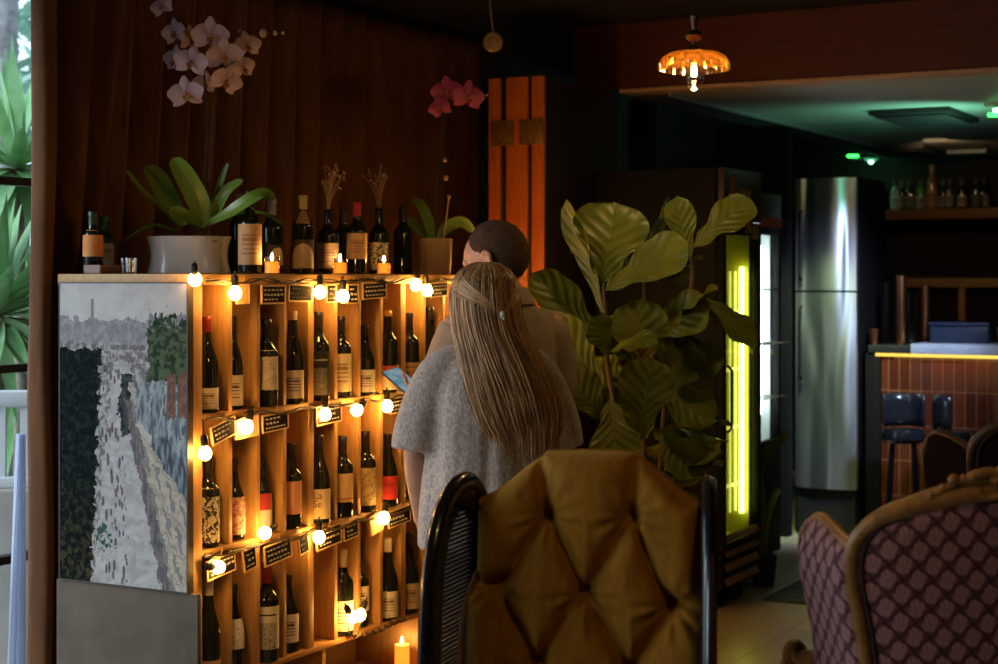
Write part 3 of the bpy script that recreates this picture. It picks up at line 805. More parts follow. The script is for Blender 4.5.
for d in (
 (236, 285, 249, 303, 0, 'blank pale wooden tag lit by the second bulb of the top string', True),
 (261, 286, 285, 303, 0, 'framed black chalk tag above the mottled grey label bottle'),
 (288, 285, 312, 301, -2, 'framed black chalk tag above the white-capped bottle of the top row'),
 (326, 285, 336, 302, 0, 'framed black chalk tag between the two middle bulbs of the top string'),
 (347, 285, 358, 303, 0, 'narrow chalk tag just right of the fourth top-string bulb'),
 (362, 283, 386, 298, 2, 'framed black chalk tag below the right candle'),
 (430, 283, 447, 296, 2, 'framed chalk tag beside the last bulb, below the terracotta pot'),
 (211, 422, 236, 439, 14, 'tilted all-black chalk tag at the left of the second row'),
 (234, 418, 258, 437, 3, 'bright wooden tag behind the second bulb of the second string', True),
 (262, 414, 288, 430, 3, 'black tag with bold white chalk lines, second row'),
 (316, 405, 341, 423, 3, 'framed chalk tag behind the middle bulb of the second string'),
 (390, 398, 404, 412, 3, 'chalk tag beside the last bulb of the second string, near the sleeve'),
 (206, 557, 235, 575, 6, 'framed chalk tag behind the first bulb of the third string'),
 (243, 549, 256, 569, 10, 'slim white-scrawled tag with open right side, third row'),
 (264, 543, 291, 561, 6, 'dim framed slate tag above the big red-capped bottle'),
 (298, 534, 308, 553, 10, 'small bright-scrawled tag left of the middle joint, third row'),
 (316, 528, 341, 546, 5, 'framed chalk tag right of the third bulb of the third string'),
 (343, 522, 358, 538, 5, 'dim dark chalk tag above the low white-capped bottle'),
 (370, 515, 382, 532, 12, 'dark brown blank tag left of the last bulb of the third string', True),
 (388, 509, 410, 524, 4, 'framed chalk tag above the long white-capped bottle, by the woman\'s hand')):
    chalk_tag(*d[:6], **({'blank': True} if len(d) > 6 else {}))
# ================================================================== orchids
t = NT('white_ceramic'); t.set(**{'Base Color': rgb((.80, .77, .78)), 'Roughness': .22, 'Coat Weight': .3}); ceramic = t.m
q = onY(189, 255, 4.42); PZ = 5.57
orch = thing('orchid', 'pale pink orchid with broad leaves in a wide white ceramic planter', 'potted plant', (q.x, q.y, ZTOP))
O1 = Vector((q.x, q.y, ZTOP))
b = B(); W = .148
prof = [(.001, 0), (W * .92, 0), (W * .95, .004), (W * .93, .015), (W * .88, .045), (W * .87, .07), (W * .90, .095), (W * .96, .12), (W * .975, .126), (W * .94, .126), (W * .88, .115), (W * .86, .10), (.001, .10)]
b.lathe(prof, (0, 0, 0), 40, mod=None)
# squarish oval: wider than deep
b.v = [Matrix.Rotation(YAW, 3, 'Z') @ Vector((p.x, p.y * .62, p.z)) for p in b.v]
b.build('planter', ceramic, orch)
b = B(); rnd = random.Random(4)
RZ = Matrix.Rotation(YAW, 3, 'Z')
for i in range(130):
    p = RZ @ Vector((rnd.uniform(-.10, .10), rnd.uniform(-.055, .055), .102 + rnd.uniform(0, .022) * (1.2 if rnd.random() < .5 else .5)))
    P = [p + Vector((rnd.gauss(0, .012), rnd.gauss(0, .012), rnd.gauss(0, .006))) for _ in range(4)]
    b.tube(catmull(P, 3), .0018, 5)
b.ell((0, 0, .10), (.118, .068, .012), 20, 8, RZ.to_4x4())
b.build('moss', M('moss', (.22, .17, .07), .95, c2=(.12, .09, .04), ns=60), orch)
def strap_leaf(b, P, w, roll=0, cup=.25, fwd=None, n=12):
    P = catmull(P, 5); n = len(P) - 1; rows = []
    view = Vector((SN, -CS, .35)).normalized() if fwd is None else Vector(fwd).normalized()
    for i, p in enumerate(P):
        d = (P[min(i + 1, n)] - P[max(i - 1, 0)]).normalized()
        side = d.cross(view); side = side.normalized() if side.length > .05 else Vector((1, 0, 0))
        nr = side.cross(d).normalized()
        if roll: 
            Rm = Matrix.Rotation(roll, 3, d); side = Rm @ side; nr = Rm @ nr
        t_ = i / n
        ww = w * min(1, .35 + t_ * 2.2) * math.sqrt(max(0, 1 - max(0, (t_ - .45) / .55) ** 2.4)) + .0008
        rows.append([p + side * ww * k + nr * ww * cup * abs(k) ** 1.6 for k in (-1, -.6, -.25, 0, .25, .6, 1)])
    b.rings(rows, False, False, lambda i, j: (j / 6, i / n))
t = NT('orchid_leaf'); u, v, _ = t.xyz(t.coord('UV'))
t.color(t.mix(((u - .5).abs()).lt(.03), (.15, .25, .035), (.085, .16, .02))); t.set(**{'Roughness': .35, 'Subsurface Weight': 0}); oleaf = t.m
def leaf_pts(pxs, dz): return [PT(px, py, PZ + z) - O1 for (px, py), z in zip(pxs, dz)]
for pxs, dz, w, roll in (
    ([(178, 226), (160, 207), (141, 190), (125.5, 169)], (0, -.03, -.05, -.06), .014, .9),
    ([(184, 226), (168, 200), (158, 180), (146, 166)], (0, .03, .04, .05), .036, .3),
    ([(204, 224), (196, 198), (184, 175), (172, 158)], (-.02, -.06, -.08, -.08), .036, .15),
    ([(207, 222), (206, 205), (199, 188), (194, 180)], (-.02, -.02, 0, .02), .022, -.5),
    ([(203, 226), (190, 218), (178, 213), (170, 211)], (-.03, -.08, -.10, -.12), .022, .2),
    ([(203, 226), (228, 214), (250, 200), (264, 194), (275, 199)], (-.02, -.08, -.10, -.08, -.06), .026, -.35),
    ([(210, 222), (235, 215), (262, 214), (282, 225)], (0, 0, -.02, -.04), .016, -.9),
    ([(212, 224), (219, 205), (228, 190), (243, 180)], (0, -.02, -.03, -.03), .020, -.2),
    ([(211, 222), (216, 200), (222, 180), (228, 163)], (.03, .04, .05, .05), .013, -.3),
    ([(176, 232), (158, 226), (142, 230), (123, 242)], (0, -.03, -.05, -.05), .016, .9)):
    b = B(); strap_leaf(b, leaf_pts(pxs, dz), w, roll); b.build('leaf', oleaf, orch)
def petal_mat(name, c, c2, vein):
    t = NT(name); u, v, _ = t.xyz(t.coord('UV'))
    col = t.mix(v.sm(.0, .55), c2, c)
    st = ((u * 15).fract() - .5).abs().lt(.10) * v.lt(.9)
    t.color(t.mix(st * .35, col, vein)); t.set(**{'Roughness': .5, 'Subsurface Weight': 0, 'Sheen Weight': .2})
    return t.m
pet_p = petal_mat('orchid_petal_pale', (.58, .40, .43), (.50, .28, .36), (.45, .2, .34))
pet_v = petal_mat('orchid_petal_magenta', (.36, .04, .14), (.30, .03, .10), (.16, .01, .06))
lip_p = M('orchid_lip', (.62, .33, .06), .4, c2=(.35, .06, .10), ns=60)
lip_v = M('orchid_lip_magenta', (.45, .12, .10), .4)
def petal(b, ang, L, w, curl, z=0):
    n, m = 7, 6; rows = []
    ca, sa = math.cos(ang), math.sin(ang)
    for i in range(n + 1):
        t_ = i / n; ww = w * math.sin(PI * min(.97, .10 + .90 * t_)) ** .7
        row = []
        for j in range(m + 1):
            k = j / m * 2 - 1
            x = L * t_; y = ww * k
            zz = z + curl * t_ * t_ - .25 * ww * k * k + .02 * L * math.sin(5 * t_ + 3 * k)
            row.append(Vector((x * ca - y * sa, x * sa + y * ca, zz)))
        rows.append(row)
    b.rings(rows, False, False, lambda i, j: (j / m, i / n))
def flower(parent, O, pos, facing, s, pm, lm, roll=0):
    fz = Vector(facing).normalized()
    q = fz.to_track_quat('Z', 'Y').to_matrix().to_4x4()
    M4 = Matrix.Translation(Vector(pos) - O) @ q @ Matrix.Rotation(roll, 4, 'Z')
    b = B()
    petal(b, PI / 2, s * .52, s * .17, -.06 * s); petal(b, R(215), s * .50, s * .15, -.05 * s); petal(b, R(325), s * .50, s * .15, -.05 * s)
    petal(b, R(8), s * .52, s * .29, .06 * s, .012 * s); petal(b, R(172), s * .52, s * .29, .06 * s, .012 * s)
    b.xform(M4); f = b.build('flower', pm, parent, True, 180)
    b = B(); petal(b, R(270), s * .24, s * .07, .16 * s, .05 * s); petal(b, R(240), s * .14, s * .06, .14 * s, .05 * s); petal(b, R(300), s * .14, s * .06, .14 * s, .05 * s); b.ell((0, .02 * s, .07 * s), (.045 * s, .05 * s, .05 * s), 10, 6)
    b.xform(M4); b.build('lip', lm, f, True, 180)
def cam_dir(p): return (Vector((0, 0, 1.5)) - Vector(p)).normalized()
def fl(parent, O, px, py, Z, s, off=(0, 0, 0), roll=0, pm=None, lm=None):
    p = PT(px, py, Z); d = cam_dir(p)
    rt = Vector((CS, SN, 0)); upv = Vector((0, 0, 1))
    d = d + rt * off[0] + upv * off[1]
    flower(parent, O, p, d, s, pm or pet_p, lm or lip_p, roll)
stem_m = M('orchid_stem', (.03, .04, .015), .6)
FL = [(162, 6, .02, .085, (-.6, .2, 0), .3), (174.5, 33, .03, .10, (-.7, 0, 0), .1), (190, 40, -.04, .10, (1.6, 0, 0), 0), (210, 36, -.05, .125, (.1, -.1, 0), 0), (224, 56, -.04, .125, (.3, -.3, 0), .1),
      (191, 62, -.05, .115, (-.2, .1, 0), -.2), (186, 94, -.05, .118, (-.15, 0, 0), .15), (226, 81, -.03, .115, (.5, -.4, 0), -.3), (243, 68, .0, .10, (1.1, 0, 0), .3), (247, 46, .02, .10, (.5, 0, 0), .2), (175, 60, .03, .10, (-.9, 0, 0), -.1), (205, 84, .05, .09, (.2, -.3, 0), 0)]
for px, py, dz, s, off, roll in FL: fl(orch, O1, px, py, PZ + dz, s, off, roll)
b = B()
for P in ([(196, 232), (203, 190), (206, 150), (207, 112), (203, 70), (192, 35), (176, 14), (160, 0), (148, -10)], [(199, 232), (208, 185), (212, 140), (214, 100), (222, 62), (240, 40), (262, 31), (284, 33)]):
    b.tube(catmull([PT(x, y, PZ + .03) - O1 for x, y in P], 5), .003, 7)
for px, py, dz, s, off, roll in FL:
    p = PT(px, py, PZ + dz + .012) - O1
    b.tube([p, PT(px * .6 + 205 * .4, py - 8, PZ + .03) - O1], .0016, 5)
b.build('flower_stem', stem_m, orch)
bud_m = M('orchid_bud', (.50, .30, .22), .5)
for px, py, r in ((263, 33, .016), (275, 33, .009), (283, 33, .007), (240, 31, .008)):
    p = PT(px, py, PZ + .02) - O1; b = B(); b.ell(p, (r * .8, r * .8, r)); b.build('bud', bud_m, orch)
# second orchid
q = onX(434.5, 258, -3.37); O2 = Vector((q.x, q.y, ZTOP)); Z2 = SN * 0 + (q.y * CS - q.x * SN)
o2 = thing('orchid', 'dark magenta orchid in a plain tan pot at the right end of the rack', 'potted plant', O2)
b = B(); b.lathe([(.001, 0), (.062, 0), (.064, .004), (.071, .135), (.0715, .142), (.066, .142), (.063, .128), (.001, .126)], (0, 0, 0), 32)
b.build('pot', M('tan_pot', (.40, .25, .15), .6, c2=(.34, .20, .12), ns=9), o2)
b = B(); b.ell((0, 0, .122), (.062, .062, .014)); b.build('soil', M('bark_soil', (.04, .025, .018), .95), o2)
for px, py, s, off, roll in ((447, 92, .125, (-.1, 0, 0), .1), (468, 97, .13, (.3, 0, 0), -.1), (440, 108, .10, (-.5, -.3, 0), .3)):
    fl(o2, O2, px, py, Z2 - .02, s, off, roll, pet_v, lip_v)
b = B(); b.tube(catmull([PT(x, y, Z2 + .02) - O2 for x, y in ((436, 244), (436, 200), (440, 150), (446, 115), (456, 98), (470, 96), (485, 98))], 5), .003, 7)
b.build('flower_stem', stem_m, o2)
b = B(); b.tube([PT(443, 244, Z2) - O2, PT(449, 197, Z2) - O2], .0028, 6); b.build('support_stick', tagwood, o2)
for px, py, r in ((445, 160, .010), (446, 178, .012), (449, 197, .009), (483, 98, .008), (487, 95, .006)):
    b = B(); b.ell(PT(px, py, Z2 + .015) - O2, (r * .85, r * .85, r)); b.build('bud', bud_m, o2)
for P in ([(432, 244), (422, 232), (408, 222), (398, 232)], [(436, 244), (446, 228), (462, 222), (474, 232)], [(432, 244), (428, 222), (420, 205), (412, 200)]):
    b = B(); strap_leaf(b, [PT(x, y, Z2 + .02 * i) - O2 for i, (x, y) in enumerate(P)], .022, .3); b.build('leaf', oleaf, o2)

# ================================================================== orange wood column
col = thing('wood_column', 'orange-red panelled wood column behind the couple', 'column', (-3.44, 6.5, 0))
def ck(name, bb, m, ang=30): bb.xform(Matrix.Translation((3.44, -6.5, 0))); return bb.build(name, m, col, True, ang)
xs = [onY(px, 200, 6.5).x for px in (489, 500.5, 506.5, 528, 532, 544.5)]
b = B(); b.span((xs[0] + .002, 6.515, 0), (xs[5] - .0, 7.28, 2.375), .003); ck('core', b, M('column_core', (.035, .022, .02), .7))
for a, c in ((0, 1), (2, 3), (4, 5)):
    b = B(); b.span((xs[a], 6.495, 0), (xs[c], 6.5145, 2.385), .003); ck('panel', b, orange_wood)
pl = M('amber_plate', (.42, .22, .06), .35, .55, c2=(.25, .12, .03), ns=60)
for a, c in ((491, 513.5), (519, 543)):
    x0, x1 = onY(a, 130, 6.49).x, onY(c, 130, 6.49).x; z0, z1 = onY(517, 145, 6.49).z, onY(517, 120, 6.49).z
    b = B(); b.span((x0, 6.486, z0), (x1, 6.4945, z1), .002); o = ck('metal_plate', b, pl)
# small round ornament on a cord
q = PT(493, 42, 6.6)
th = thing('hanging_disc', 'small round brass disc hanging on a cord left of the wood column', 'ornament', q)
M4 = Matrix.Rotation(YAW, 4, 'Z') @ Matrix.Rotation(R(90), 4, 'X')
b = B(); b.lathe([(.001, -.010), (.036, -.010), (.041, -.004), (.041, .004), (.034, .010), (.018, .010), (.016, .016), (.001, .017)], (0, 0, 0), 24).xform(M4); b.build('disc', M('old_brass', (.30, .20, .10), .45, .6), th)
b = B(); b.tube([(0, 0, .04), (-.012, 0, .13), (-.022, 0, 2.72 - q.z)], .004, 6); b.build('cord', M('tan_cord', (.20, .14, .09), .8), th)

# ================================================================== pendant lamp
q = PT(694, 66, 5.5); LAMP = q.copy()
lamp = thing('pendant_lamp', 'amber cut-glass pendant lamp hanging before the dark red beam', 'lamp', q)
t = NT('amber_glass')
tl = t.new('ShaderNodeBsdfTranslucent'); tl.inputs[0].default_value = (.55, .27, .06, 1)
tr = t.new('ShaderNodeBsdfTransparent'); tr.inputs[0].default_value = (.95, .70, .38, 1)
gl = t.new('ShaderNodeBsdfGlossy'); gl.inputs[0].default_value = (1, .8, .5, 1); gl.inputs['Roughness'].default_value = .12
m1 = t.new('ShaderNodeMixShader'); m1.inputs[0].default_value = .66; t.link(tl.outputs[0], m1.inputs[1]); t.link(tr.outputs[0], m1.inputs[2])
m2 = t.new('ShaderNodeMixShader'); m2.inputs[0].default_value = .30; t.link(m1.outputs[0], m2.inputs[1]); t.link(gl.outputs[0], m2.inputs[2]); t.link(m2.outputs[0], t.out.inputs[0])
amber = t.m
def flute(a, i): return 1 + (.10 * abs(math.sin(a * 9)) + .035 * math.sin(a * 27 + i * 2)) * min(1, i / 3)
b = B(); b.lathe([(.022, .052), (.045, .050), (.075, .044), (.096, .030), (.106, .008), (.108, -.012), (.104, -.016), (.102, .006), (.092, .026), (.072, .039), (.044, .045), (.020, .046)], (0, 0, 0), 108, mod=flute)
b.build('lamp_shade', amber, lamp, True, 25)
b = B(); b.lathe([(.001, .040), (.018, .038), (.018, .022), (.014, .018), (.001, .018)], (0, 0, 0), 16); b.build('socket', brass, lamp)
b = B(); b.lathe([(.013, .020), (.016, .010), (.027, -.012), (.034, -.036), (.030, -.060), (.016, -.078), (.001, -.083)], (0, 0, 0), 20); bl = b.build('bulb', glass_m, lamp)
b = B(); b.lathe([(.001, -.034), (.0085, -.034), (.0085, .010), (.001, .010)], (0, 0, 0), 12); b.build('filament', emat('filament', (1, .62, .30), 90), bl)
b = B(); b.lathe([(.001, .052), (.024, .052), (.017, .062), (.010, .070), (.010, .080), (.024, .088), (.031, .100), (.024, .113), (.010, .120), (.010, .140), (.014, .146), (.014, .166), (.006, .172), (.001, .173)], (0, 0, 0), 20); b.build('stem', M('dark_brass', (.20, .13, .07), .3, .9), lamp)
b = B(); b.tube([(0, 0, .17), (0, 0, 2.72 - q.z)], .003, 6); b.build('cord', black_plastic, lamp)

# ================================================================== display coolers
def cooler(label, x0, y0, y1, h, glow, tubec, tubes, zg0, zg1, hdr, xback=-3.28, wall=(.40, .42, .12), shelfm=None, name='display_cooler', grille=True):
    th = thing(name, label, 'refrigerator', (x0 - .3, (y0 + y1) / 2, 0))
    T = Matrix.Translation((-(x0 - .3), -(y0 + y1) / 2, 0))
    def kk(n, bb, m, parent=th, ang=30): bb.xform(T); return bb.build(n, m, parent, True, ang)
    b = B(); t_ = .03
    b.span((xback, y0, .09), (x0 - .04, y0 + t_, h)); b.span((xback, y1 - t_, .09), (x0 - .04, y1, h)); b.span((xback, y0 + t_, h - t_), (x0 - .04, y1 - t_, h)); b.span((xback, y0 + t_, .09), (x0 - .04, y1 - t_, zg0 - .02)); b.span((xback, y0 + t_, zg0 - .02), (xback + .02, y1 - t_, h - t_))
    b.span((xback + .02, y0 + .05, 0), (x0 - .08, y1 - .05, .09))
    kk('cabinet', b, black_metal)
    b = B(); e = .004
    b.span((xback + .02, y0 + t_, zg0 - .02), (x0 - .05, y0 + t_ + e, zg1 + .02)); b.span((xback + .02, y1 - t_ - e, zg0 - .02), (x0 - .05, y1 - t_, zg1 + .02)); b.span((xback + .02, y0 + t_ + e, zg0 - .02), (xback + .025, y1 - t_ - e, zg1 + .02)); b.span((xback + .025, y0 + t_ + e, zg0 - .02), (x0 - .05, y1 - t_ - e, zg0 - .015)); b.span((xback + .025, y0 + t_ + e, zg1 + .015), (x0 - .05, y1 - t_ - e, zg1 + .02))
    kk('liner', b, M('liner_' + glow, wall, .5))
    b = B(); f = .035
    b.span((x0 - .035, y0, zg0 - f), (x0, y1, zg0), .003); b.span((x0 - .035, y0, zg1), (x0, y1, zg1 + f), .003); b.span((x0 - .035, y0, zg0), (x0, y0 + f, zg1), .003); b.span((x0 - .035, y1 - f, zg0), (x0, y1, zg1), .003)
    d = kk('door', b, black_metal)
    b = B(); b.span((x0 - .02, y0 + f, zg0), (x0 - .016, y1 - f, zg1)); kk('pane', b, pane_m, d)
    b = B(); b.tube([(x0 + .01, y0 + .02, zg0 + .5), (x0 + .03, y0 + .02, zg0 + .52), (x0 + .03, y0 + .02, zg0 + .78), (x0 + .01, y0 + .02, zg0 + .80)], .007, 8); kk('handle', b, black_plastic, d)
    zz = zg0 + .22
    while zz < zg1 - .1:
        b = B()
        for i in range(16): b.span((xback + .05 + i * .032, y0 + t_ + .008, zz), (xback + .054 + i * .032, y1 - t_ - .008, zz + .004))
        b.span((x0 - .10, y0 + t_ + .008, zz - .006), (x0 - .095, y1 - t_ - .008, zz + .012)); b.span((xback + .04, y0 + t_ + .008, zz - .006), (xback + .045, y1 - t_ - .008, zz + .006))
        kk('wire_shelf', b, M('shelf_wire', (.5, .5, .42), .35, .6)); zz += .27
    for (yy, za, zb, st, r_) in tubes:
        b = B(); b.lathe([(.001, za), (r_, za + .003), (r_, zb - .003), (.001, zb)], (x0 - .075, yy, 0), 10); kk('led_tube', b, emat('led_%s_%d' % (glow, int(st * 10)), tubec, st))
    if hdr:
        b = B(); b.span((x0 - .03, y0, zg1 + f + .03), (x0, y1, h), .003); kk('header', b, M('cooler_header', (.05, .028, .022), .4))
    if grille:
        b = B(); b.span((x0 - .03, y0, .10), (x0 - .01, y1, zg0 - f - .01)); g = kk('grille', b, black_metal)
        for i in range(4):
            z = .13 + i * .065
            b = B(); b.box((x0 - .004, (y0 + y1) / 2, z), (.006, (y1 - y0) * .86, .034), (0, R(-28), 0), .002); kk('slat', b, M('grille_slat', (.26, .13, .06), .5), g)
    return th
Xc = -2.65
za = EYE + (HY - 545) / F * 7.45; zb = EYE + (HY - 235) / F * 7.45
c1 = cooler('tall black cooler glowing yellow-green behind the fiddle-leaf plant', Xc, 6.98, 7.475, 1.99, 'lime', (.97, 1.0, .16), ((7.415, zb - 1.30, zb - .14, 9.0, .012), (7.33, zb - 1.28, zb - .16, 1.6, .006), (7.26, zb - 1.28, zb - .16, 1.0, .005), (7.18, zb - 1.28, zb - .16, .8, .005)), .305, zb, True, wall=(.50, .46, .035))  # liner colour carries the yellow-green glow of the tubes
def strokes(y, z, s, pts): return [(Xc + .002, y + a * s, z + c * s) for a, c in pts]
b = B()
for y, z, s, pts in ((7.05, 1.86, .10, ((0, 0), (.15, .9), (.35, .2), (.6, 1.0), (.8, .1))), (7.16, 1.85, .08, ((0, 0), (.3, .7), (.1, .2), (.5, .0), (.7, .6))), (7.24, 1.83, .09, ((0, .9), (.1, 0), (.4, .1), (.6, .8), (.7, .0))), (7.26, 1.70, .11, ((0, 0), (.1, .9), (.5, .1), (.7, .9))), (7.35, 1.68, .10, ((0, 0), (.3, .6), (.5, 0), (.7, .5)))):
    b.tube(catmull(strokes(y, z, s, pts), 4), .007, 6)
b.xform(Matrix.Translation((-(Xc - .3), -(6.98 + 7.475) / 2, 0))); o = b.build('header_script', M('header_tan', (.22, .13, .07), .6), c1)
c2 = cooler('slim cooler with cold white light right of the yellow-green one', -2.80, 7.55, 8.20, 1.92, 'cold', (.86, 1.0, .95), ((8.08, .80, 1.66, 14.0, .016), (7.95, .80, 1.66, 14.0, .016)), .675, 1.712, True, wall=(.75, .80, .78), grille=False)
# orange strip above the cold door
b = B(); b.span((-2.802, 7.55, 1.75), (-2.794, 8.20, 1.80)); b.xform(Matrix.Translation((3.10, -7.875, 0))); b.build('orange_strip', M('orange_strip', (.42, .08, .02), .4), c2)
b = B(); b.span((-2.82, 7.55, .10), (-2.802, 8.20, .63), .002); b.xform(Matrix.Translation((3.10, -7.875, 0))); b.build('lower_panel', black_metal, c2)

# ================================================================== steel fridge
fx0, fx1, fy = -3.098, -2.738, 9.3
fr_ = thing('steel_refrigerator', 'tall stainless steel two-door fridge beside the bar', 'refrigerator', ((fx0 + fx1) / 2, fy + .3, 0))
T = Matrix.Translation((-(fx0 + fx1) / 2, -fy - .3, 0))
t = NT('brushed_steel'); co = t.coord('Object')
t.set(**{'Base Color': rgb((.66, .68, .70)), 'Metallic': 1.0, 'Roughness': .40})
t.bump(t.noise(t.map(co, (4, 4, .6)), 1.6, 1, .4, .3), .8, .12); steel = t.m
zs = EYE + (HY - 291.5) / F * 9.56; zt = EYE + (HY - 178) / F * 9.56; zb_ = EYE + (HY - 489) / F * 9.56
b = B(); b.span((fx0, fy + .07, .1), (fx1, fy + .65, zt + .01), .005); b.xform(T); b.build('cabinet', black_metal, fr_)
b = B(); b.span((fx0 + .03, fy + .1, 0), (fx1 - .03, fy + .6, .1)); b.span((fx0 + .01, fy + .04, .02), (fx1 - .01, fy + .08, zb_ - .01)); b.xform(T); b.build('plinth', black_plastic, fr_)
for za_, zb2 in ((zs + .006, zt), (zb_, zs - .006)):
    b = B(); P = []
    n = 16
    for i in range(n + 1):
        u = i / n; x = fx0 + (fx1 - fx0) * u; P.append((x, fy - .035 * math.sin(PI * u) ** .6 + .03))
    P += [(fx1, fy + .065), (fx0, fy + .065)]
    b.prism(P, lambda a, c, z: Vector((a, c, z)), za_, zb2); b.xform(T); d = b.build('door', steel, fr_, True, 50)
    b = B(); zh = (za_ + .06, za_ + .46) if za_ > 1 else (zb2 - .5, zb2 - .08)
    b.tube([(fx0 + .05, fy - .02, zh[0]), (fx0 + .05, fy - .05, zh[0] + .02), (fx0 + .05, fy - .05, zh[1] - .02), (fx0 + .05, fy - .02, zh[1])], .009, 8); b.xform(T); b.build('handle', black_metal, d)

# ================================================================== bar
BY = 9.44
bx0 = onY(866, 355, BY).x; bx1 = .9
bar = thing('bar_counter', 'bar counter with brown vertical tiles, yellow light strip and grey top', 'bar counter', ((bx0 + bx1) / 2, BY + .3, 0))
T = Matrix.Translation((-(bx0 + bx1) / 2, -BY - .3, 0))
t = NT('bar_tiles'); x, y, z = t.xyz(t.coord('Object'))
fx_ = (x / .062).fract(); fz_ = ((z - .05) / .20).fract()
gr = (fx_ - .5).abs().gt(.46).mx((fz_ - .5).abs().gt(.487))
rn = t.noise(t.comb((x / .062).floor() * 3.3, ((z - .05) / .20).floor() * 7.1, 0), 1, 0)
t.color(t.mix(gr, t.mix(rn.sm(.3, .7), (.095, .022, .009), (.06, .014, .007)), (.22, .09, .04))); t.set(**{'Roughness': .22}); t.bump((fx_ - .5).abs().sm(.40, .5).inv(), .5, .006)
ztp = onY(930, 344, BY).z
b = B(); b.span((bx0 + .09, BY, .06), (bx1, BY + .06, ztp - .075)); b.span((bx0 + .09, BY + .06, .06), (bx0 + .12, BY + .6, ztp - .075)); b.xform(T); b.build('tiled_front', t.m, bar, False)
b = B(); b.span((bx0 + .09, BY + .02, 0), (bx1, BY + .5, .06)); b.xform(T); b.build('kickboard', black_plastic, bar, False)
b = B(); b.span((onY(913, 350, BY).x, BY - .06, ztp - .055), (bx1, BY + .62, ztp), .004); b.xform(T); b.build('worktop', M('grey_stone', (.50, .52, .58), .5, c2=(.38, .40, .45), ns=10), bar)
b = B(); b.span((bx0 + .02, BY - .03, ztp - .055), (onY(912.5, 350, BY).x, BY + .62, ztp - .012), .004); b.xform(T); b.build('end_worktop', M('black_stone', (.02, .02, .02), .3), bar)
b = B(); b.span((bx0 + .06, BY - .022, ztp - .074), (bx1, BY - .004, ztp - .058), .003); b.xform(T); b.build('led_strip', emat('led_strip_glow', (1, .66, .10), 1.5), bar)
b = B(); b.span((bx0, BY - .015, 0), (bx0 + .085, BY + .5, ztp - .06), .003); b.xform(T); b.build('end_post', M('dark_post', (.006, .005, .005), .8, spec=.1), bar)
# back-bar shelf and bottles
SY = 12.1
z1 = onY(940, 208.5, SY).z; z0 = onY(940, 219, SY).z
b = B(); sx0 = onY(872, 214, SY).x; b.span((sx0, SY, z0), (.6, 12.395, z1), .004)
o = b.build('wall_shelf', wood('shelf_wood', (.30, .13, .05), (.20, .085, .03), 'x', .5)); tag(o, 'long brown wooden shelf with bottles on the dark back wall', 'shelf')
bb_ = [(878, 17, (.5, .48, .42), 'short bottle with cream label at the left end of the back-bar shelf', .042, None),
 (895, 19, (.45, .62, .60), 'slim bottle gleaming pale turquoise on the back-bar shelf', .034, (.30, .45, .44)),
 (902, 10, (.30, .28, .25), 'small squat bottle right of the turquoise one on the back-bar shelf', .042, None),
 (910, 20, (.22, .22, .24), 'dark grey-labelled bottle, fourth on the back-bar shelf', .040, None),
 (921, 15, (.42, .42, .36), 'green bottle with pale label and yellow glints on the back-bar shelf', .042, (.10, .20, .03)),
 (932, 36, (.50, .26, .14), 'tallest copper-coloured bottle on the back-bar shelf', .038, (.30, .12, .05)),
 (943, 17, (.26, .24, .20), 'brown-labelled bottle right of the tallest copper one', .040, None),
 (949, 15, (.28, .29, .26), 'low grey-green bottle in the middle of the back-bar shelf', .034, (.05, .07, .05)),
 (962, 24, (.42, .33, .24), 'tall bottle with tan label on the right of the back-bar shelf', .044, None),
 (976, 22, (.10, .12, .04), 'dark green bottle with one yellow glint on the back-bar shelf', .036, (.03, .06, .01)),
 (984, 17, (.38, .30, .26), 'bottle with pinkish label, last in view on the back-bar shelf', .044, None)]
for px, hh, lc, lb, r, gc in bb_:
    p = onY(px, 209, SY + (.06 if bb_.index((px, hh, lc, lb, r, gc)) % 2 else .16)); r = min(r, .036); h = max(.22, hh / F * 11.9 * 1.25)
    gm = M('bar_glass_%d' % px, gc, .12) if gc else bottle_glass
    bottle((p.x, p.y, z1 + .0005), lb, 'bottles on the back-bar shelf', kind='bordeaux', h=h, r=r, glass=gm, cap=(.10, .07, .05) if px != 932 else (.5, .2, .1), capl=.05, lab=lc, zs=(.015, h * .45), name='liquor_bottle')
# wooden hatch frame behind the bar
z1b = onY(950, 278, 12.3).z; z0b = onY(950, 287.5, 12.3).z
hatch_w = wood('hatch_wood', (.70, .42, .20), (.55, .30, .13), 'x', .5)
hf = thing('hatch_frame', 'brown wooden rail with uprights on the wall behind the bar', 'frame', (-1.9, 12.35, z0b - .9))
xa = onY(900, 280, 12.3).x
b = B(); b.span((xa + 1.9, -.05, .9), (2.4, .048, .9 + z1b - z0b), .003); b.build('rail', hatch_w, hf)
for px in (898, 961):
    xx = onY(px, 300, 12.3).x
    b = B(); b.span((xx + 1.9 - .022, -.04, .3), (xx + 1.9 + .022, .048, .899), .003); b.build('upright', hatch_w, hf)
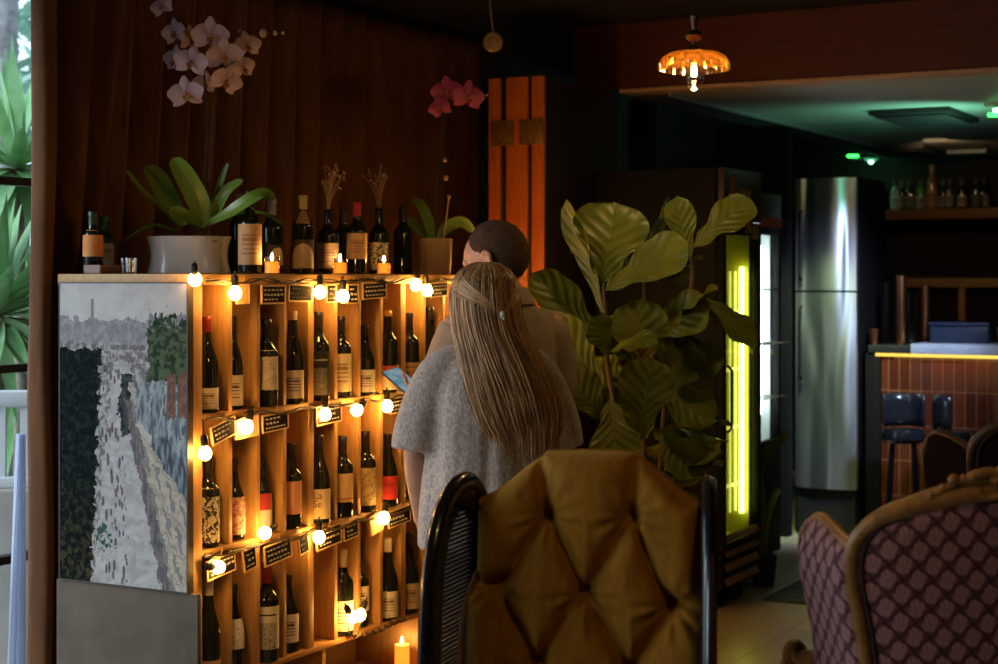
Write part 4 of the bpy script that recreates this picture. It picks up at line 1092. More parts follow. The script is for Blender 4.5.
# things standing on the bar
ztop = ztp + .0005; ze = ztp - .0115
copper = M('copper', (.62, .26, .11), .28, 1.0)
def standing(name, cat, label, prof, px, Y, m, zt_, group=None, seg=20):
    p = onY(px, 340, Y); o = B().lathe(prof, (0, 0, 0), seg).build(name, m); o.location = (p.x, p.y, zt_); tag(o, label, cat, group); return o
jar_prof = lambda r, h: [(.001, 0), (r * .9, 0), (r, .006), (r, h * .82), (r * .86, h * .9), (r * .86, h), (r * .80, h), (r * .80, h * .9), (r * .93, h * .8), (r * .93, .008), (.001, .008)]
tumb = lambda r, h: [(.001, 0), (r * .75, 0), (r * .78, .004), (r, h), (r * .95, h), (r * .72, .01), (.001, .01)]
standing('glass_jar', 'jar', 'big clear glass jar with shiny rim at the left end of the bar', jar_prof(.062, .36), 891, BY + .25, glass_m, ze)
standing('glass_jar', 'jar', 'narrower clear glass jar right of the big jar on the bar', jar_prof(.042, .31), 912, BY + .30, glass_m, ze)
standing('cocktail_shaker', 'shaker', 'tall copper shaker between the two glass jars', tumb(.030, .40), 901, BY + .08, copper, ze)
standing('cocktail_shaker', 'shaker', 'copper shaker right of the narrow glass jar on the bar', tumb(.036, .33), 925, BY + .46, copper, ztop)
standing('tumbler', 'glass', 'small copper cup low at the left end of the bar', tumb(.03, .09), 874, BY + .06, copper, ze)
standing('tumbler', 'glass', 'small amber cup at the right edge of the bar', tumb(.04, .09), 1003, BY + .3, M('amber_cup', (.5, .25, .08), .3), ztop)
q0, q1 = onY(931, 340, BY + .2).x, onY(990, 340, BY + .2).x
th = thing('bar_tray', 'wide blue-black plastic box standing on the bar', 'box', ((q0 + q1) / 2, BY + .3, ztop)); hw = (q1 - q0) / 2
b = B(); b.span((-hw, -.14, 0), (hw, .14, .10), .012); b.build('bin', M('blue_black', (.02, .028, .055), .35), th)
b = B(); b.span((-hw - .008, -.15, .10), (hw + .008, .15, .118), .005); b.build('lid', MATS['blue_black'], th)
# bar stools with black seats
for i, px in enumerate((903, 955)):
    p = onY(px, 400, BY - .45 + .08 * i)
    if i == 0:
        th = thing('bar_stool', 'left of two low black stools before the bar tiles', 'stool', (p.x, p.y, 0), .2, 'black stools at the bar'); first = th
        b = B(); b.lathe([(.001, .60), (.10, .60), (.12, .62), (.12, .65), (.11, .672), (.001, .675)], (0, 0, 0), 24); b.build('seat', M('black_vinyl', (.015, .016, .02), .2), th)
        b = B(); b.grid(lambda u, v: (.115 * math.cos(R(20 + 140 * u)), .115 * math.sin(R(20 + 140 * u)), .68 + .18 * v), 14, 4); o = b.build('backrest', MATS['black_vinyl'], th); solidify(o, .015)
        for k in range(4):
            a = PI / 4 + k * PI / 2; b = B(); b.tube([(.08 * math.cos(a), .08 * math.sin(a), .605), (.125 * math.cos(a), .125 * math.sin(a), 0)], .012, 8); b.build('leg', black_metal, th)
        b = B(); b.tube([(.112 * math.cos(k * PI / 12), .112 * math.sin(k * PI / 12), .22) for k in range(25)], .008, 8); b.build('foot_ring', black_metal, th)
    else: dup(first, (p.x, p.y, 0), 'right of two low black stools before the bar tiles', 2.0)
# slim plant standing in the gap before the cold cooler; one blade shows past the glowing cooler
OO = Vector((-2.725, 7.72, 0))
th = thing('potted_plant', 'small plant with one long green blade right of the coolers', 'potted plant', OO)
b = B(); b.lathe([(.001, 0), (.05, 0), (.065, .14), (.065, .15), (.055, .15), (.05, .12), (.001, .12)], (0, 0, 0), 20); b.build('pot', M('dark_pot', (.03, .03, .03), .5), th)
b = B(); zz_ = (7.72 * CS - (-2.725) * SN)
strap_leaf(b, [(0, 0, .12), (-.01, -.02, .35), PT(757, 470, zz_) - OO, PT(768, 452, zz_ - .1) - OO, PT(791, 430, zz_ - .2) - OO], .030, 0)
strap_leaf(b, [(0, 0, .12), (.0, .05, .30), (.02, .10, .42), (.03, .16, .45)], .018, 0)
strap_leaf(b, [(0, 0, .12), (-.01, -.06, .30), (.0, -.10, .45), (0, -.14, .5)], .018, 0)
b.build('foliage', oleaf, th)

# ================================================================== ceiling fittings
v0 = onY(910, 113, 7.0)
def ceil_at(px, py, H=2.39):
    # where the ray meets the height H
    k = (py - HY) / F; Z = -(H - EYE) / k
    return PT(px, py, Z)
a, c = ceil_at(868, 110), ceil_at(952, 107); d, e = ceil_at(888, 120), ceil_at(945, 119)
cx_ = (a.x + c.x) / 2; y0_, y1_ = min(a.y, c.y), max(d.y, e.y)
wv = abs(c.x - a.x); lv = y1_ - y0_
vt = thing('ceiling_vent', 'dark rectangular air vent in the green-lit ceiling', 'vent', (cx_, (y0_ + y1_) / 2, 2.39))
b = B(); b.span((-wv / 2, -lv / 2, -.03), (wv / 2, lv / 2, 0), .006); b.build('frame', M('vent_grey', (.010, .012, .012), .6), vt)
b = B()
for i in range(9):
    y = -lv / 2 + (i + .8) * lv / 9.6; b.box((0, y, -.034), (wv * .88, .03, .008), (R(25), 0, 0))
b.build('louver', MATS['vent_grey'], vt)
p = ceil_at(905, 148)
vt2 = dup(vt, (p.x, p.y, 2.39), 'smaller-looking dark vent farther back in the ceiling'); 
green_m = emat('green_led', (.05, 1, .12), 4.0); gw = emat('green_white_led', (.35, 1, .62), 10.0)
def exit_lamp(px, py, px2, py2, label, first=None):
    p = ceil_at(px2, py2)
    q = PT(px, py, p.y * CS - p.x * SN)
    th = thing('ceiling_sensor', label, 'ceiling lamp', (p.x, p.y, 2.39), YAW, 'green-lit ceiling units')
    b = B(); b.lathe([(.001, 0), (.06, 0), (.058, -.015), (.04, -.028), (.001, -.030)], (0, 0, 0), 24); b.build('housing', M('sensor_white', (.5, .55, .55), .4), th)
    b = B(); b.ell((0, 0, -.036), (.016, .016, .014)); b.build('lens', gw, th)
    dx = (px - px2) / F * (p.y * CS - p.x * SN); dz = (py2 - py) / F * (p.y * CS - p.x * SN)
    b = B(); b.box((dx, 0, -.03 + dz), (.085, .02, .022), None, .006); b.build('indicator', green_m, th)
    b = B(); b.span((min(dx, 0), -.006, -.018), (max(dx, 0), .006, -.002)); b.build('bracket', MATS['sensor_white'], th)
    return p
l1 = exit_lamp(853, 152, 871, 157, 'small green-glowing ceiling unit farther back, left of centre of the bar ceiling')
l2 = exit_lamp(996, 109, 996, 103, 'green-glowing ceiling unit at the right edge of the photo')
p = ceil_at(935, 139.5)
DL = p.copy(); o = B().lathe([(.001, -.004), (.05, -.004), (.07, -.008), (.08, 0), (.001, 0)], (0, 0, 0), 24).build('downlight', emat('warm_lens', (1, .7, .35), .25)); o.location = (p.x, p.y, 2.39); tag(o, 'round pale downlight set in the ceiling behind the big vent', 'ceiling lamp')
a, c = ceil_at(940, 150.5), ceil_at(988, 149)
b = B(); b.span((-abs(c.x - a.x) / 2, -.05, -.03), (abs(c.x - a.x) / 2, .05, 0), .004); o = b.build('linear_fixture', M('fixture_grey', (.35, .42, .44), .4)); o.location = ((a.x + c.x) / 2, (a.y + c.y) / 2, 2.39); tag(o, 'thin pale linear light fixture on the ceiling above the bar bottles', 'ceiling lamp')

# floor mat
p = onX(0, 0, -1) if False else None
def floor_at(px, py): return PT(px, py, EYE * F / (py - HY))
mat_m = NT('mat_weave'); co = mat_m.coord('Object'); mat_m.color(mat_m.mix(mat_m.noise(co, 30, 3).sm(.4, .6), (.035, .045, .04), (.085, .10, .09))); mat_m.set(**{'Roughness': .9})
a = floor_at(764, 600); 
b = B(); b.span((a.x, a.y - .02, .0005), (a.x + 1.1, a.y + .95, .012), .004); o = b.build('floor_mat', mat_m.m); tag(o, 'dark grey-green mat on the pale floor by the pink chair', 'mat')
# ================================================================== tufted wing chair (front, facing us)
def seg_dist(p, a, b_):
    ax, az = a; bx, bz = b_; dx, dz = bx - ax, bz - az
    t_ = ((p[0] - ax) * dx + (p[1] - az) * dz) / (dx * dx + dz * dz); t_ = max(0, min(1, t_))
    return math.hypot(p[0] - ax - dx * t_, p[1] - az - dz * t_), t_
t = NT('gold_velvet'); co = t.coord('Object')
n1 = t.noise(t.map(co, (6, 6, 1.2)), 7, 4, .6)
t.color(t.mix(n1.sm(.3, .7), (.40, .185, .014), (.30, .13, .011)))
t.set(**{'Roughness': .8, 'Sheen Weight': .3, 'Sheen Roughness': .4, 'Sheen Tint': rgb((1, .62, .22)), 'Specular IOR Level': .2})
t.bump(t.noise(t.map(co, (1, 1, .25)), 260, 3), .10, .002); gold = t.m
piping_m = M('gold_piping', (.22, .10, .02), .7)
q = PT(589, 500, 4.05)
chair = thing('wing_chair', 'tufted gold velvet wing chair with black frame and cane sides in the foreground', 'chair', (q.x, q.y, 0), YAW - R(9))
BT = [(-.10, .925), (.103, .925), (-.205, .757), (-.005, .742), (.188, .722), (-.105, .575), (.10, .565), (-.205, .40), (0, .40), (.2, .40)]
SG = [(0, 2), (0, 3), (1, 3), (1, 4), (2, 5), (3, 5), (3, 6), (4, 6), (5, 7), (5, 8), (6, 8), (6, 9)]
SG = [(BT[i], BT[j], 1.0) for i, j in SG] + [(BT[0], (-.125, 1.09), 1.0), (BT[1], (.115, 1.09), 1.0), (BT[2], (-.32, .765), .8), (BT[4], (.32, .72), .8), (BT[7], (-.32, .40), .8), (BT[9], (.32, .4), .8)]
def top_z(x):
    a = abs(x)
    if a < .115: return 1.072 - .004 * (a / .115) ** 2
    return 1.068 - .118 * smoothstep(.08, .29, a)
PW = .275
def pad(u, v):
    x = (u * 2 - 1) * PW
    zt_ = top_z(x); z = .38 + (zt_ - .38) * v
    db = min(math.hypot(x - bx, z - bz) for bx, bz in BT)
    dl = 9; cre = 0
    for a, c, wgt in SG:
        d, t_ = seg_dist((x, z), a, c)
        cre = max(cre, wgt * math.exp(-(d / .016) ** 2)); dl = min(dl, d)
    # soft wrinkles fanning out of the buttons
    wr = 0
    for bx, bz in BT:
        dx, dz = x - bx, z - bz; rr = math.hypot(dx, dz)
        if .012 < rr < .12:
            an = math.atan2(dz, dx)
            wr += math.sin(an * 11 + bx * 40) * .0065 * math.exp(-((rr - .055) / .035) ** 2) * (1 if dz < 0 else .35)
    e = min((PW - abs(x)) / .05, (zt_ - z) / .05, 1); e = max(0, e); edge = math.sqrt(max(0, 1 - (1 - e) ** 2))
    T = .050 + .060 * edge + .022 * (1 - math.exp(-(dl / .05) ** 2)) * edge - .030 * cre * edge - .040 * math.exp(-(db / .022) ** 2) + wr
    lean = .16 * (z - .40)
    wx = 1 + .09 * smoothstep(.80, .70, z)
    return (x * wx, -.02 + lean - T, z)
b = B(); b.grid(pad, 110, 130); b.build('back_cushion', gold, chair, True, 180)
for bx, bz in BT:
    y = pad((bx / PW + 1) / 2, (bz - .38) / (top_z(bx) - .38))[1]
    b = B(); b.ell((bx, y - .002, bz), (.011, .006, .011), 12, 6); b.build('button', gold, chair)
# back shell behind the cushion
def shell(u, v):
    x = (u * 2 - 1) * (PW + .004); z = .30 + (top_z(x) - .004 - .30) * v; return (x, .02 + .16 * (z - .40) - .015, z)
b = B(); b.grid(shell, 30, 20); o = b.build('back_shell', gold, chair, True, 180); solidify(o, .05, 0)
# wings: black frame with cane
WO = [(0, .36), (0, .95), (.05, .982), (.10, .995), (.16, .99), (.22, .965), (.27, .92), (.305, .85), (.32, .76), (.325, .66), (.325, .56), (.325, .45), (.32, .36)]
def wing(sx):
    fl_ = R(11) if sx < 0 else R(2)
    ox = sx * (PW + .012)
    def W_(p, z, t_):
        y0 = .02 + .16 * (z - .40)
        return Vector((ox + sx * (p * math.sin(fl_) + t_ * math.cos(fl_)), y0 - p * math.cos(fl_) + t_ * math.sin(fl_), z))
    P = catmull([Vector((a, c, 0)) for a, c in WO[1:]], 4)
    P = [(0, .36)] + [(p.x, p.y) for p in P]
    b = B()
    b.tube([W_(a, c, 0) for a, c in P] + [W_(0, .36, 0)], .024, 10, True, .8); fr_o = b.build('wing_frame', black_lacquer, chair)
    # inner border board inside the rim
    def inside(p, z):
        # is the point inside the outline shrunk by .055
        n = len(P); c_ = False; j = n - 1
        for i in range(n):
            if (P[i][1] > z) != (P[j][1] > z) and p < (P[j][0] - P[i][0]) * (z - P[i][1]) / (P[j][1] - P[i][1]) + P[i][0]: c_ = not c_
            j = i
        return c_
    def shr(a, c, d):
        cx_, cz_ = .165, .68
        return (cx_ + (a - cx_) * (1 - d / .165), cz_ + (c - cz_) * (1 - d / .34))
    b = B(); inner = [shr(a, c, .070) for a, c in P]; n = len(P)
    for t_ in (-.008, .008):
        o_ = len(b.v)
        for a, c in P: b.v.append(W_(a, c, t_))
        for a, c in inner: b.v.append(W_(a, c, t_))
        for i in range(n): b.face((o_ + i, o_ + (i + 1) % n, o_ + n + (i + 1) % n, o_ + n + i))
    for k in range(n):
        b.face((n + k, n + (k + 1) % n, 2 * n + n + (k + 1) % n, 2 * n + n + k))
    b.build('wing_border', black_lacquer, chair)
    b = B()
    zmin, zmax = min(c for a, c in inner), max(c for a, c in inner); amin, amax = min(a for a, c in inner), max(a for a, c in inner)
    def ins(p, z):
        c_ = False; j = n - 1
        for i in range(n):
            if (inner[i][1] > z) != (inner[j][1] > z) and p < (inner[j][0] - inner[i][0]) * (z - inner[i][1]) / (inner[j][1] - inner[i][1]) + inner[i][0]: c_ = not c_
            j = i
        return c_
    z = zmin + .008
    while z < zmax:
        xs_ = [amin + (amax - amin) * i / 80 for i in range(81)]; xs_ = [x for x in xs_ if ins(x, z)]
        if len(xs_) > 2: b.tube([W_(xs_[0] - .004, z, 0), W_(xs_[-1] + .004, z, 0)], .0044, 5)
        z += .0105
    x = amin + .012
    while x < amax:
        zs_ = [zmin + (zmax - zmin) * i / 120 for i in range(121)]; zs_ = [k for k in zs_ if ins(x, k)]
        if len(zs_) > 2: b.tube([W_(x, zs_[0] - .004, .003), W_(x, zs_[-1] + .004, .003)], .0016, 4)
        x += .016
    b.build('cane_panel', M('dark_cane', (.045, .034, .024), .35), chair)
    # arm and front leg
    b = B(); b.tube(catmull([W_(.30, .52, 0), W_(.38, .53, 0), W_(.46, .52, 0), W_(.49, .49, 0)], 4), [.022] * 12 + [.026], 10); b.build('arm', black_lacquer, chair)
    b = B(); b.tube(catmull([W_(.47, .51, 0), W_(.45, .40, 0), W_(.48, .30, 0), W_(.47, .12, 0), W_(.50, .0, 0)], 4), .020, 10); b.build('leg', black_lacquer, chair)
    b = B(); b.tube([W_(0.02, .40, 0), W_(-.02, .2, 0), W_(-.08, 0, 0)], .020, 8); b.build('leg', black_lacquer, chair)
wing(-1); wing(1)
b = B(); b.box((0, -.30, .34), (.60, .54, .10), None, .02); b.build('seat_frame', black_lacquer, chair)
b = B(); b.box((0, -.31, .43), (.56, .50, .11), None, .045, 4); b.build('seat_cushion', gold, chair)
# piped bolster at the lower left of the back
b = B(); b.tube(catmull([(-.272, -.035, .78), (-.288, -.055, .73), (-.301, -.075, .66), (-.302, -.09, .56), (-.302, -.10, .46)], 5), .006, 6); b.build('piping', piping_m, chair)

# ================================================================== gilt damask armchairs seen from behind
t = NT('gilt_wood'); co = t.coord('Object')
t.color(t.mix(t.noise(co, 30, 4, .6).sm(.35, .7), (.42, .20, .055), (.26, .11, .03))); t.set(**{'Roughness': .38, 'Specular IOR Level': .5}); t.bump(t.noise(co, 60, 3), .12, .002); gilt = t.m
def damask(name, ground, motif, line):
    t = NT(name); u, v, _ = t.xyz(t.coord('UV'))
    W_, H_ = .060, .062
    vv = v / H_; uu = u / W_ + (v / H_ * 4 * PI).sin() * .035
    wob = (vv * 2 * PI).sin() * .0
    a = uu + vv * .5; c = (uu - vv * .5)
    a = uu + vv; c = uu - vv
    fa = a.fract() - .5; fc = c.fract() - .5
    # local coordinates inside a diamond: p across, q up
    p = (fa + fc) * .5; q = (fa - fc) * .5
    edge = fa.abs().mx(fc.abs())
    r2 = (p.pow(2) * 1.0 + (q + .10).pow(2) * 1.0)._m('SQRT')
    at = p._m('ARCTAN2', q + .32)
    lobes = (at * 9.0).sin().abs()
    top = (p.pow(2) * 1.5 + (q - .02).pow(2))._m('SQRT')
    fan = (top + lobes * .035).lt(.335) * (q + .30).gt(0)
    vein = ((at * 9.0).sin().abs().gt(.86)) * q.gt(-.12) * top.lt(.28)
    core = ((p.pow(2) * 3 + (q + .13).pow(2))._m('SQRT') - .10).abs().lt(.020)
    fuzz = t.noise(t.coord('UV'), 170, 3, .7)
    col = t.mix(fan, ground, motif)
    col = t.mix(vein.mx(core * fan) * .55, col, ground)
    ln = (edge + (fuzz - .5) * .10).gt(.452)
    col = t.mix(ln, col, line)
    col = t.mix(fuzz.sm(.35, .75) * .35, col, ground)
    t.color(col); t.set(**{'Roughness': .75, 'Sheen Weight': .25, 'Sheen Roughness': .5, 'Sheen Tint': rgb((.9, .6, .6)), 'Specular IOR Level': .25})
    t.bump(fan * 1.0, .2, .002)
    return t.m
dam = damask('pink_damask', (.17, .058, .060), (.50, .235, .215), (.030, .009, .012))
gimp = M('dark_gimp', (.030, .010, .012), .8, bump=.5, bs=500)
HO = [(-.255, .30), (-.255, .62), (-.262, .70), (-.278, .78), (-.294, .85), (-.298, .91), (-.286, .955), (-.245, .995), (-.18, 1.022), (-.10, 1.048), (0, 1.062)]
def armchair(loc, rz, label, fabric, wood_m, ornament=True, group=None):
    th = thing('armchair', label, 'chair', loc, rz, group)
    L = [Vector((a, c, 0)) for a, c in HO]; L = catmull(L, 4)
    full = L + [Vector((-p.x, p.y, 0)) for p in L[::-1][1:]]
    def Bk(x, z, t_=0):   # back plane leaning out to +y with height, gently bowed
        return Vector((x, .18 * (z - .35) + t_ + .05 * (1 - (x / .31) ** 2) , z))
    n = len(full)
    rr = []
    for p in full: rr.append(.017 + .009 * smoothstep(.96, 1.05, p.y))
    b = B(); b.tube([Bk(p.x, p.y) for p in full], rr, 12, True, 1.0); b.build('back_frame', wood_m, th)
    # panel: rows between left and right outline
    def half(z):
        for i in range(len(L) - 1):
            if L[i].y <= z <= L[i + 1].y and L[i + 1].y > L[i].y: return L[i].x + (L[i + 1].x - L[i].x) * (z - L[i].y) / (L[i + 1].y - L[i].y)
        return 0
    b = B(); rows = []; NV, NU = 60, 30
    for i in range(NV + 1):
        z = .32 + (1.066 - .32) * i / NV; w = max(.004, abs(half(z)) - .006); rows.append((z, w))
    def pf(u, v):
        i = v * NV; i0 = int(min(NV - 1, i)); f = i - i0
        z = rows[i0][0] * (1 - f) + rows[i0 + 1][0] * f; w = rows[i0][1] * (1 - f) + rows[i0 + 1][1] * f
        x = (u * 2 - 1) * w
        e = min(1, (w - abs(x)) / .07) * min(1, (1.07 - z) / .07); e = max(0, e)
        return Bk(x, z, .004 + .020 * math.sqrt(e))
    o_ = len(b.v); b.grid(pf, NU, NV)
    for k, p in enumerate(b.v): b.uv[k] = (p.x + 1, p.z)
    o = b.build('back_panel', fabric, th, True, 180)
    b = B(); sc_ = .018; P = [Bk(p.x - math.copysign(min(abs(p.x), sc_), p.x) , p.y - (.022 * smoothstep(.98, 1.04, p.y)), .014) for p in full]
    b.tube(P, .0055, 6); b.build('trim_cord', gimp, th)
    # inside back upholstery (the sitter's side)
    def pf2(u, v):
        p = Vector(pf(u, v)); e = min(1, min(u, 1 - u) * 6, (1 - v) * 8 + .05); return (p.x, p.y - .045 - .07 * math.sqrt(max(0, e)), p.z)
    b = B(); b.grid(pf2, 20, 24)
    for k, p in enumerate(b.v): b.uv[k] = (p.x + 1, p.z)
    b.build('inside_back', fabric, th, True, 180)
    for sx in (-1, 1):
        # wing: outline in (forward f, height z)
        fl_ = R(6)
        TOP = [(0, .93), (.03, .935), (.10, .945), (.19, .962), (.235, .955), (.262, .93), (.272, .88), (.268, .80), (.262, .70), (.27, .62), (.30, .585)]
        def Wg(f, z, t_=0):
            hx = abs(half(min(z, .95))) if z < .95 else abs(half(.95))
            base = Bk(sx * (hx), min(z, 1.0)); return Vector((base.x + sx * (f * math.sin(fl_) + t_ * math.cos(fl_)), base.y - f * math.cos(fl_) - 0 * t_, z))
        P = [(p.x, p.y) for p in catmull([Vector((a, c, 0)) for a, c in TOP], 4)]
        b = B(); b.tube([Wg(a, c) for a, c in P], .017, 10); b.build('wing_rail', wood_m, th)
        def fr_at(z):
            best = .25
            for i in range(len(P) - 1):
                if min(P[i][1], P[i + 1][1]) <= z <= max(P[i][1], P[i + 1][1]) and P[i][0] > .2: best = P[i][0]
            return best
        def wf(u, v):
            z = .33 + (1.0 - .33) * v
            f1 = fr_at(z) if z > .60 else .30
            f = f1 * u
            ztop_f = max(.62, next((P[i_][1] + (P[i_ + 1][1] - P[i_][1]) * (f - P[i_][0]) / max(1e-5, P[i_ + 1][0] - P[i_][0]) for i_ in range(len(P) - 1) if P[i_][0] <= f <= P[i_ + 1][0] and P[i_ + 1][0] > P[i_][0]), .9)) - .004
            z = .33 + (ztop_f - .33) * v
            e = min(1, min(u, 1 - u) * 7, (1 - v) * 12); e = max(0, e)
            return Wg(f, z, -.004 + .012 * math.sqrt(e))
        b = B(); b.grid(wf, 16, 40)
        for i in range(17):
            for j in range(41): b.uv[i * 41 + j] = (i / 16 * .27 + sx * .3, b.v[i * 41 + j].z)
        o = b.build('wing_panel', fabric, th, True, 180); solidify(o, .02, -1 if sx < 0 else 1)
        b = B(); b.tube([Wg(.018, .40, .012), Wg(.018, .7, .012), Wg(.018, .93, .012)] + [Wg(a * .93 + .012, c - .022, .014) for a, c in P[4:-4]] + [Wg(.245, .7, .012), Wg(.26, .60, .012)], .0045, 6); b.build('trim_cord', gimp, th)
        # arm with a carved scroll
        b = B(); A = catmull([Wg(.27, .62), Wg(.32, .615), Wg(.38, .60), Wg(.43, .615), Wg(.455, .59), Wg(.44, .56)], 4); b.tube(A, .022, 10)
        for k in range(7): b.ell(Wg(.40 + .010 * k, .625 - .010 * k, .01), (.016, .016, .014), 8, 6)
        b.build('arm', wood_m, th)
        b = B(); b.tube(catmull([Wg(.41, .59), Wg(.39, .48), Wg(.42, .36), Wg(.44, .2), Wg(.41, .08), Wg(.45, .0)], 4), .022, 10); b.build('leg', wood_m, th)
        b = B(); b.tube([Bk(sx * .25, .34), Bk(sx * .255, .15, .02), Bk(sx * .27, 0, .07)], [.022, .018, .016], 8); b.build('leg', wood_m, th)
    b = B(); b.box((0, -.26, .33), (.60, .56, .09), None, .02); b.build('seat_frame', wood_m, th)
    b = B(); b.box((0, -.28, .43), (.55, .52, .12), None, .05, 4)
    for k, p in enumerate(b.v): b.uv[k] = (p.x + 1, p.y + p.z)
    b.build('seat_cushion', fabric, th)
    if ornament:
        b = B(); rnd = random.Random(2)
        def orb(x, z, r, y=.016): b.ell(Bk(x, z, y), (r, r * .8, r), 10, 7)
        for sx in (-1, 1):
            for k, (x, z, r) in enumerate(((.15, 1.050, .010), (.128, 1.066, .008), (.108, 1.082, .013), (.088, 1.084, .010), (.07, 1.086, .010))): orb(sx * x, z, r)
            b.tube([Bk(sx * .155, 1.045, .016), Bk(sx * .128, 1.062, .016), Bk(sx * .10, 1.078, .016), Bk(sx * .06, 1.08, .016), Bk(0, 1.083, .016)], .007, 8)
            b.tube(catmull([Bk(sx * .085, 1.078, .012), Bk(sx * .06, 1.093, .016), Bk(sx * .035, 1.098, .018), Bk(sx * .018, 1.088, .020), Bk(sx * .03, 1.076, .022)], 4), .011, 8)
            b.tube(catmull([Bk(sx * .06, 1.06, .02), Bk(sx * .04, 1.045, .024), Bk(sx * .015, 1.05, .026)], 4), .008, 8)
        for k in range(5):
            a = R(90 + (k - 2) * 32); b.ell(Bk(.022 * math.cos(a), 1.085 + .022 * math.sin(a), .02), (.010, .009, .014), 8, 6)
        orb(0, 1.112, .011); orb(0, 1.072, .014, .026)
        b.build('carved_crest', wood_m, th)
    return th
q = PT(972, 500, 3.62)
armchair((q.x, q.y, 0), YAW + PI + R(4), 'pink damask armchair with carved gilt frame, seen from behind at the right', dam, gilt)
dark_f = M('dark_maroon_velvet', (.010, .0045, .004), .9, spec=.08)
q = PT(1038, 440, 5.65)
armchair((q.x, q.y, 0), YAW + PI + R(10), 'dark brown upholstered armchair behind the pink damask one', dark_f, M('dark_walnut', (.06, .028, .012), .4), False)

# ================================================================== fiddle-leaf fig
t = NT('fig_leaf'); u, v, _ = t.xyz(t.coord('UV'))
w_ = (u - .5).abs()
ribs = ((v * 6.5 - w_ * 4.0).fract() - .5).abs()
vein = (ribs.sm(.0, .09).inv() * .55).mx(w_.sm(.008, .03).inv())
nn = t.noise(t.coord('Object'), 9, 3)
t.color(t.mix(vein * .45, t.mix(nn.sm(.3, .7), (.155, .170, .016), (.10, .128, .013)), (.17, .21, .04)))
t.set(**{'Roughness': .38, 'Specular IOR Level': .35}); t.bump(ribs.sm(0, .45) * 1.0, .35, .008)
fig_m = t.m
def fig_leaf(b, base, tip, w, nrm, curl=.15, cup=.12, seed=0):
    base, tip = Vector(base), Vector(tip); ax = tip - base; L = ax.length; d = ax.normalized()
    nrm = Vector(nrm); nrm = (nrm - d * nrm.dot(d)).normalized(); sd = d.cross(nrm)
    n, m = 16, 10; rows = []
    for i in range(n + 1):
        t_ = i / n
        s_ = (.30 * math.sin(PI * min(1, t_ * 1.5)) if t_ < .45 else .30 * math.sin(PI * .675))
        # fiddle outline: narrow waist near the base, broad rounded top
        prof = .62 * math.sin(PI * min(.5, t_ * 1.3)) * (1 - .30 * math.exp(-((t_ - .33) / .12) ** 2)) + .38 * smoothstep(.25, .70, t_)
        prof *= math.sqrt(max(0, 1 - max(0, (t_ - .68) / .32) ** 2.6))
        ww = w * prof + .002
        row = []
        for j in range(m + 1):
            k = j / m * 2 - 1
            ruf = .10 * w * math.sin(t_ * 17 + k * 2 + seed) * abs(k) ** 2
            off = -curl * L * (t_ ** 2) * .6 + cup * ww * k * k * 1.4 + ruf + .04 * L * math.sin(t_ * 3 + seed)
            row.append(base + d * L * t_ + sd * ww * k + nrm * off)
        rows.append(row)
    b.rings(rows, False, False, lambda i, j: (j / m, i / n))
q = PT(650, 600, 6.0)
fig = thing('fiddle_leaf_fig', 'big fiddle-leaf fig plant with broad glossy leaves beside the glowing cooler', 'potted plant', (q.x, q.y, 0))
OF = Vector((q.x, q.y, 0)); FZ = 6.0
b = B(); b.lathe([(.001, 0), (.15, 0), (.19, .30), (.20, .36), (.20, .38), (.18, .38), (.17, .32), (.001, .32)], (0, 0, 0), 28); b.build('pot', M('charcoal_pot', (.03, .03, .03), .6), fig)
b = B(); b.ell((0, 0, .32), (.168, .168, .02)); b.build('soil', MATS['bark_soil'], fig)
def fp(px, py, dz=0): return PT(px, py, FZ + dz) - OF
b = B()
for P in ([(650, 590), (640, 500), (618, 420), (606, 350), (604, 270), (600, 230)], [(650, 590), (660, 480), (668, 380), (690, 300), (692, 245)], [(650, 590), (645, 470), (640, 380), (645, 300), (640, 220)]):
    b.tube(catmull([fp(x, y) for x, y in P], 4), [.013 - .007 * i / 24 for i in range(4 * (len(P) - 1) + 1)], 8)
b.build('trunk', M('fig_bark', (.10, .07, .045), .85), fig)
view = (Vector((0, 0, 1.5)) - PT(650, 330, FZ)).normalized(); upz = Vector((0, 0, 1)); rt = Vector((CS, SN, 0))
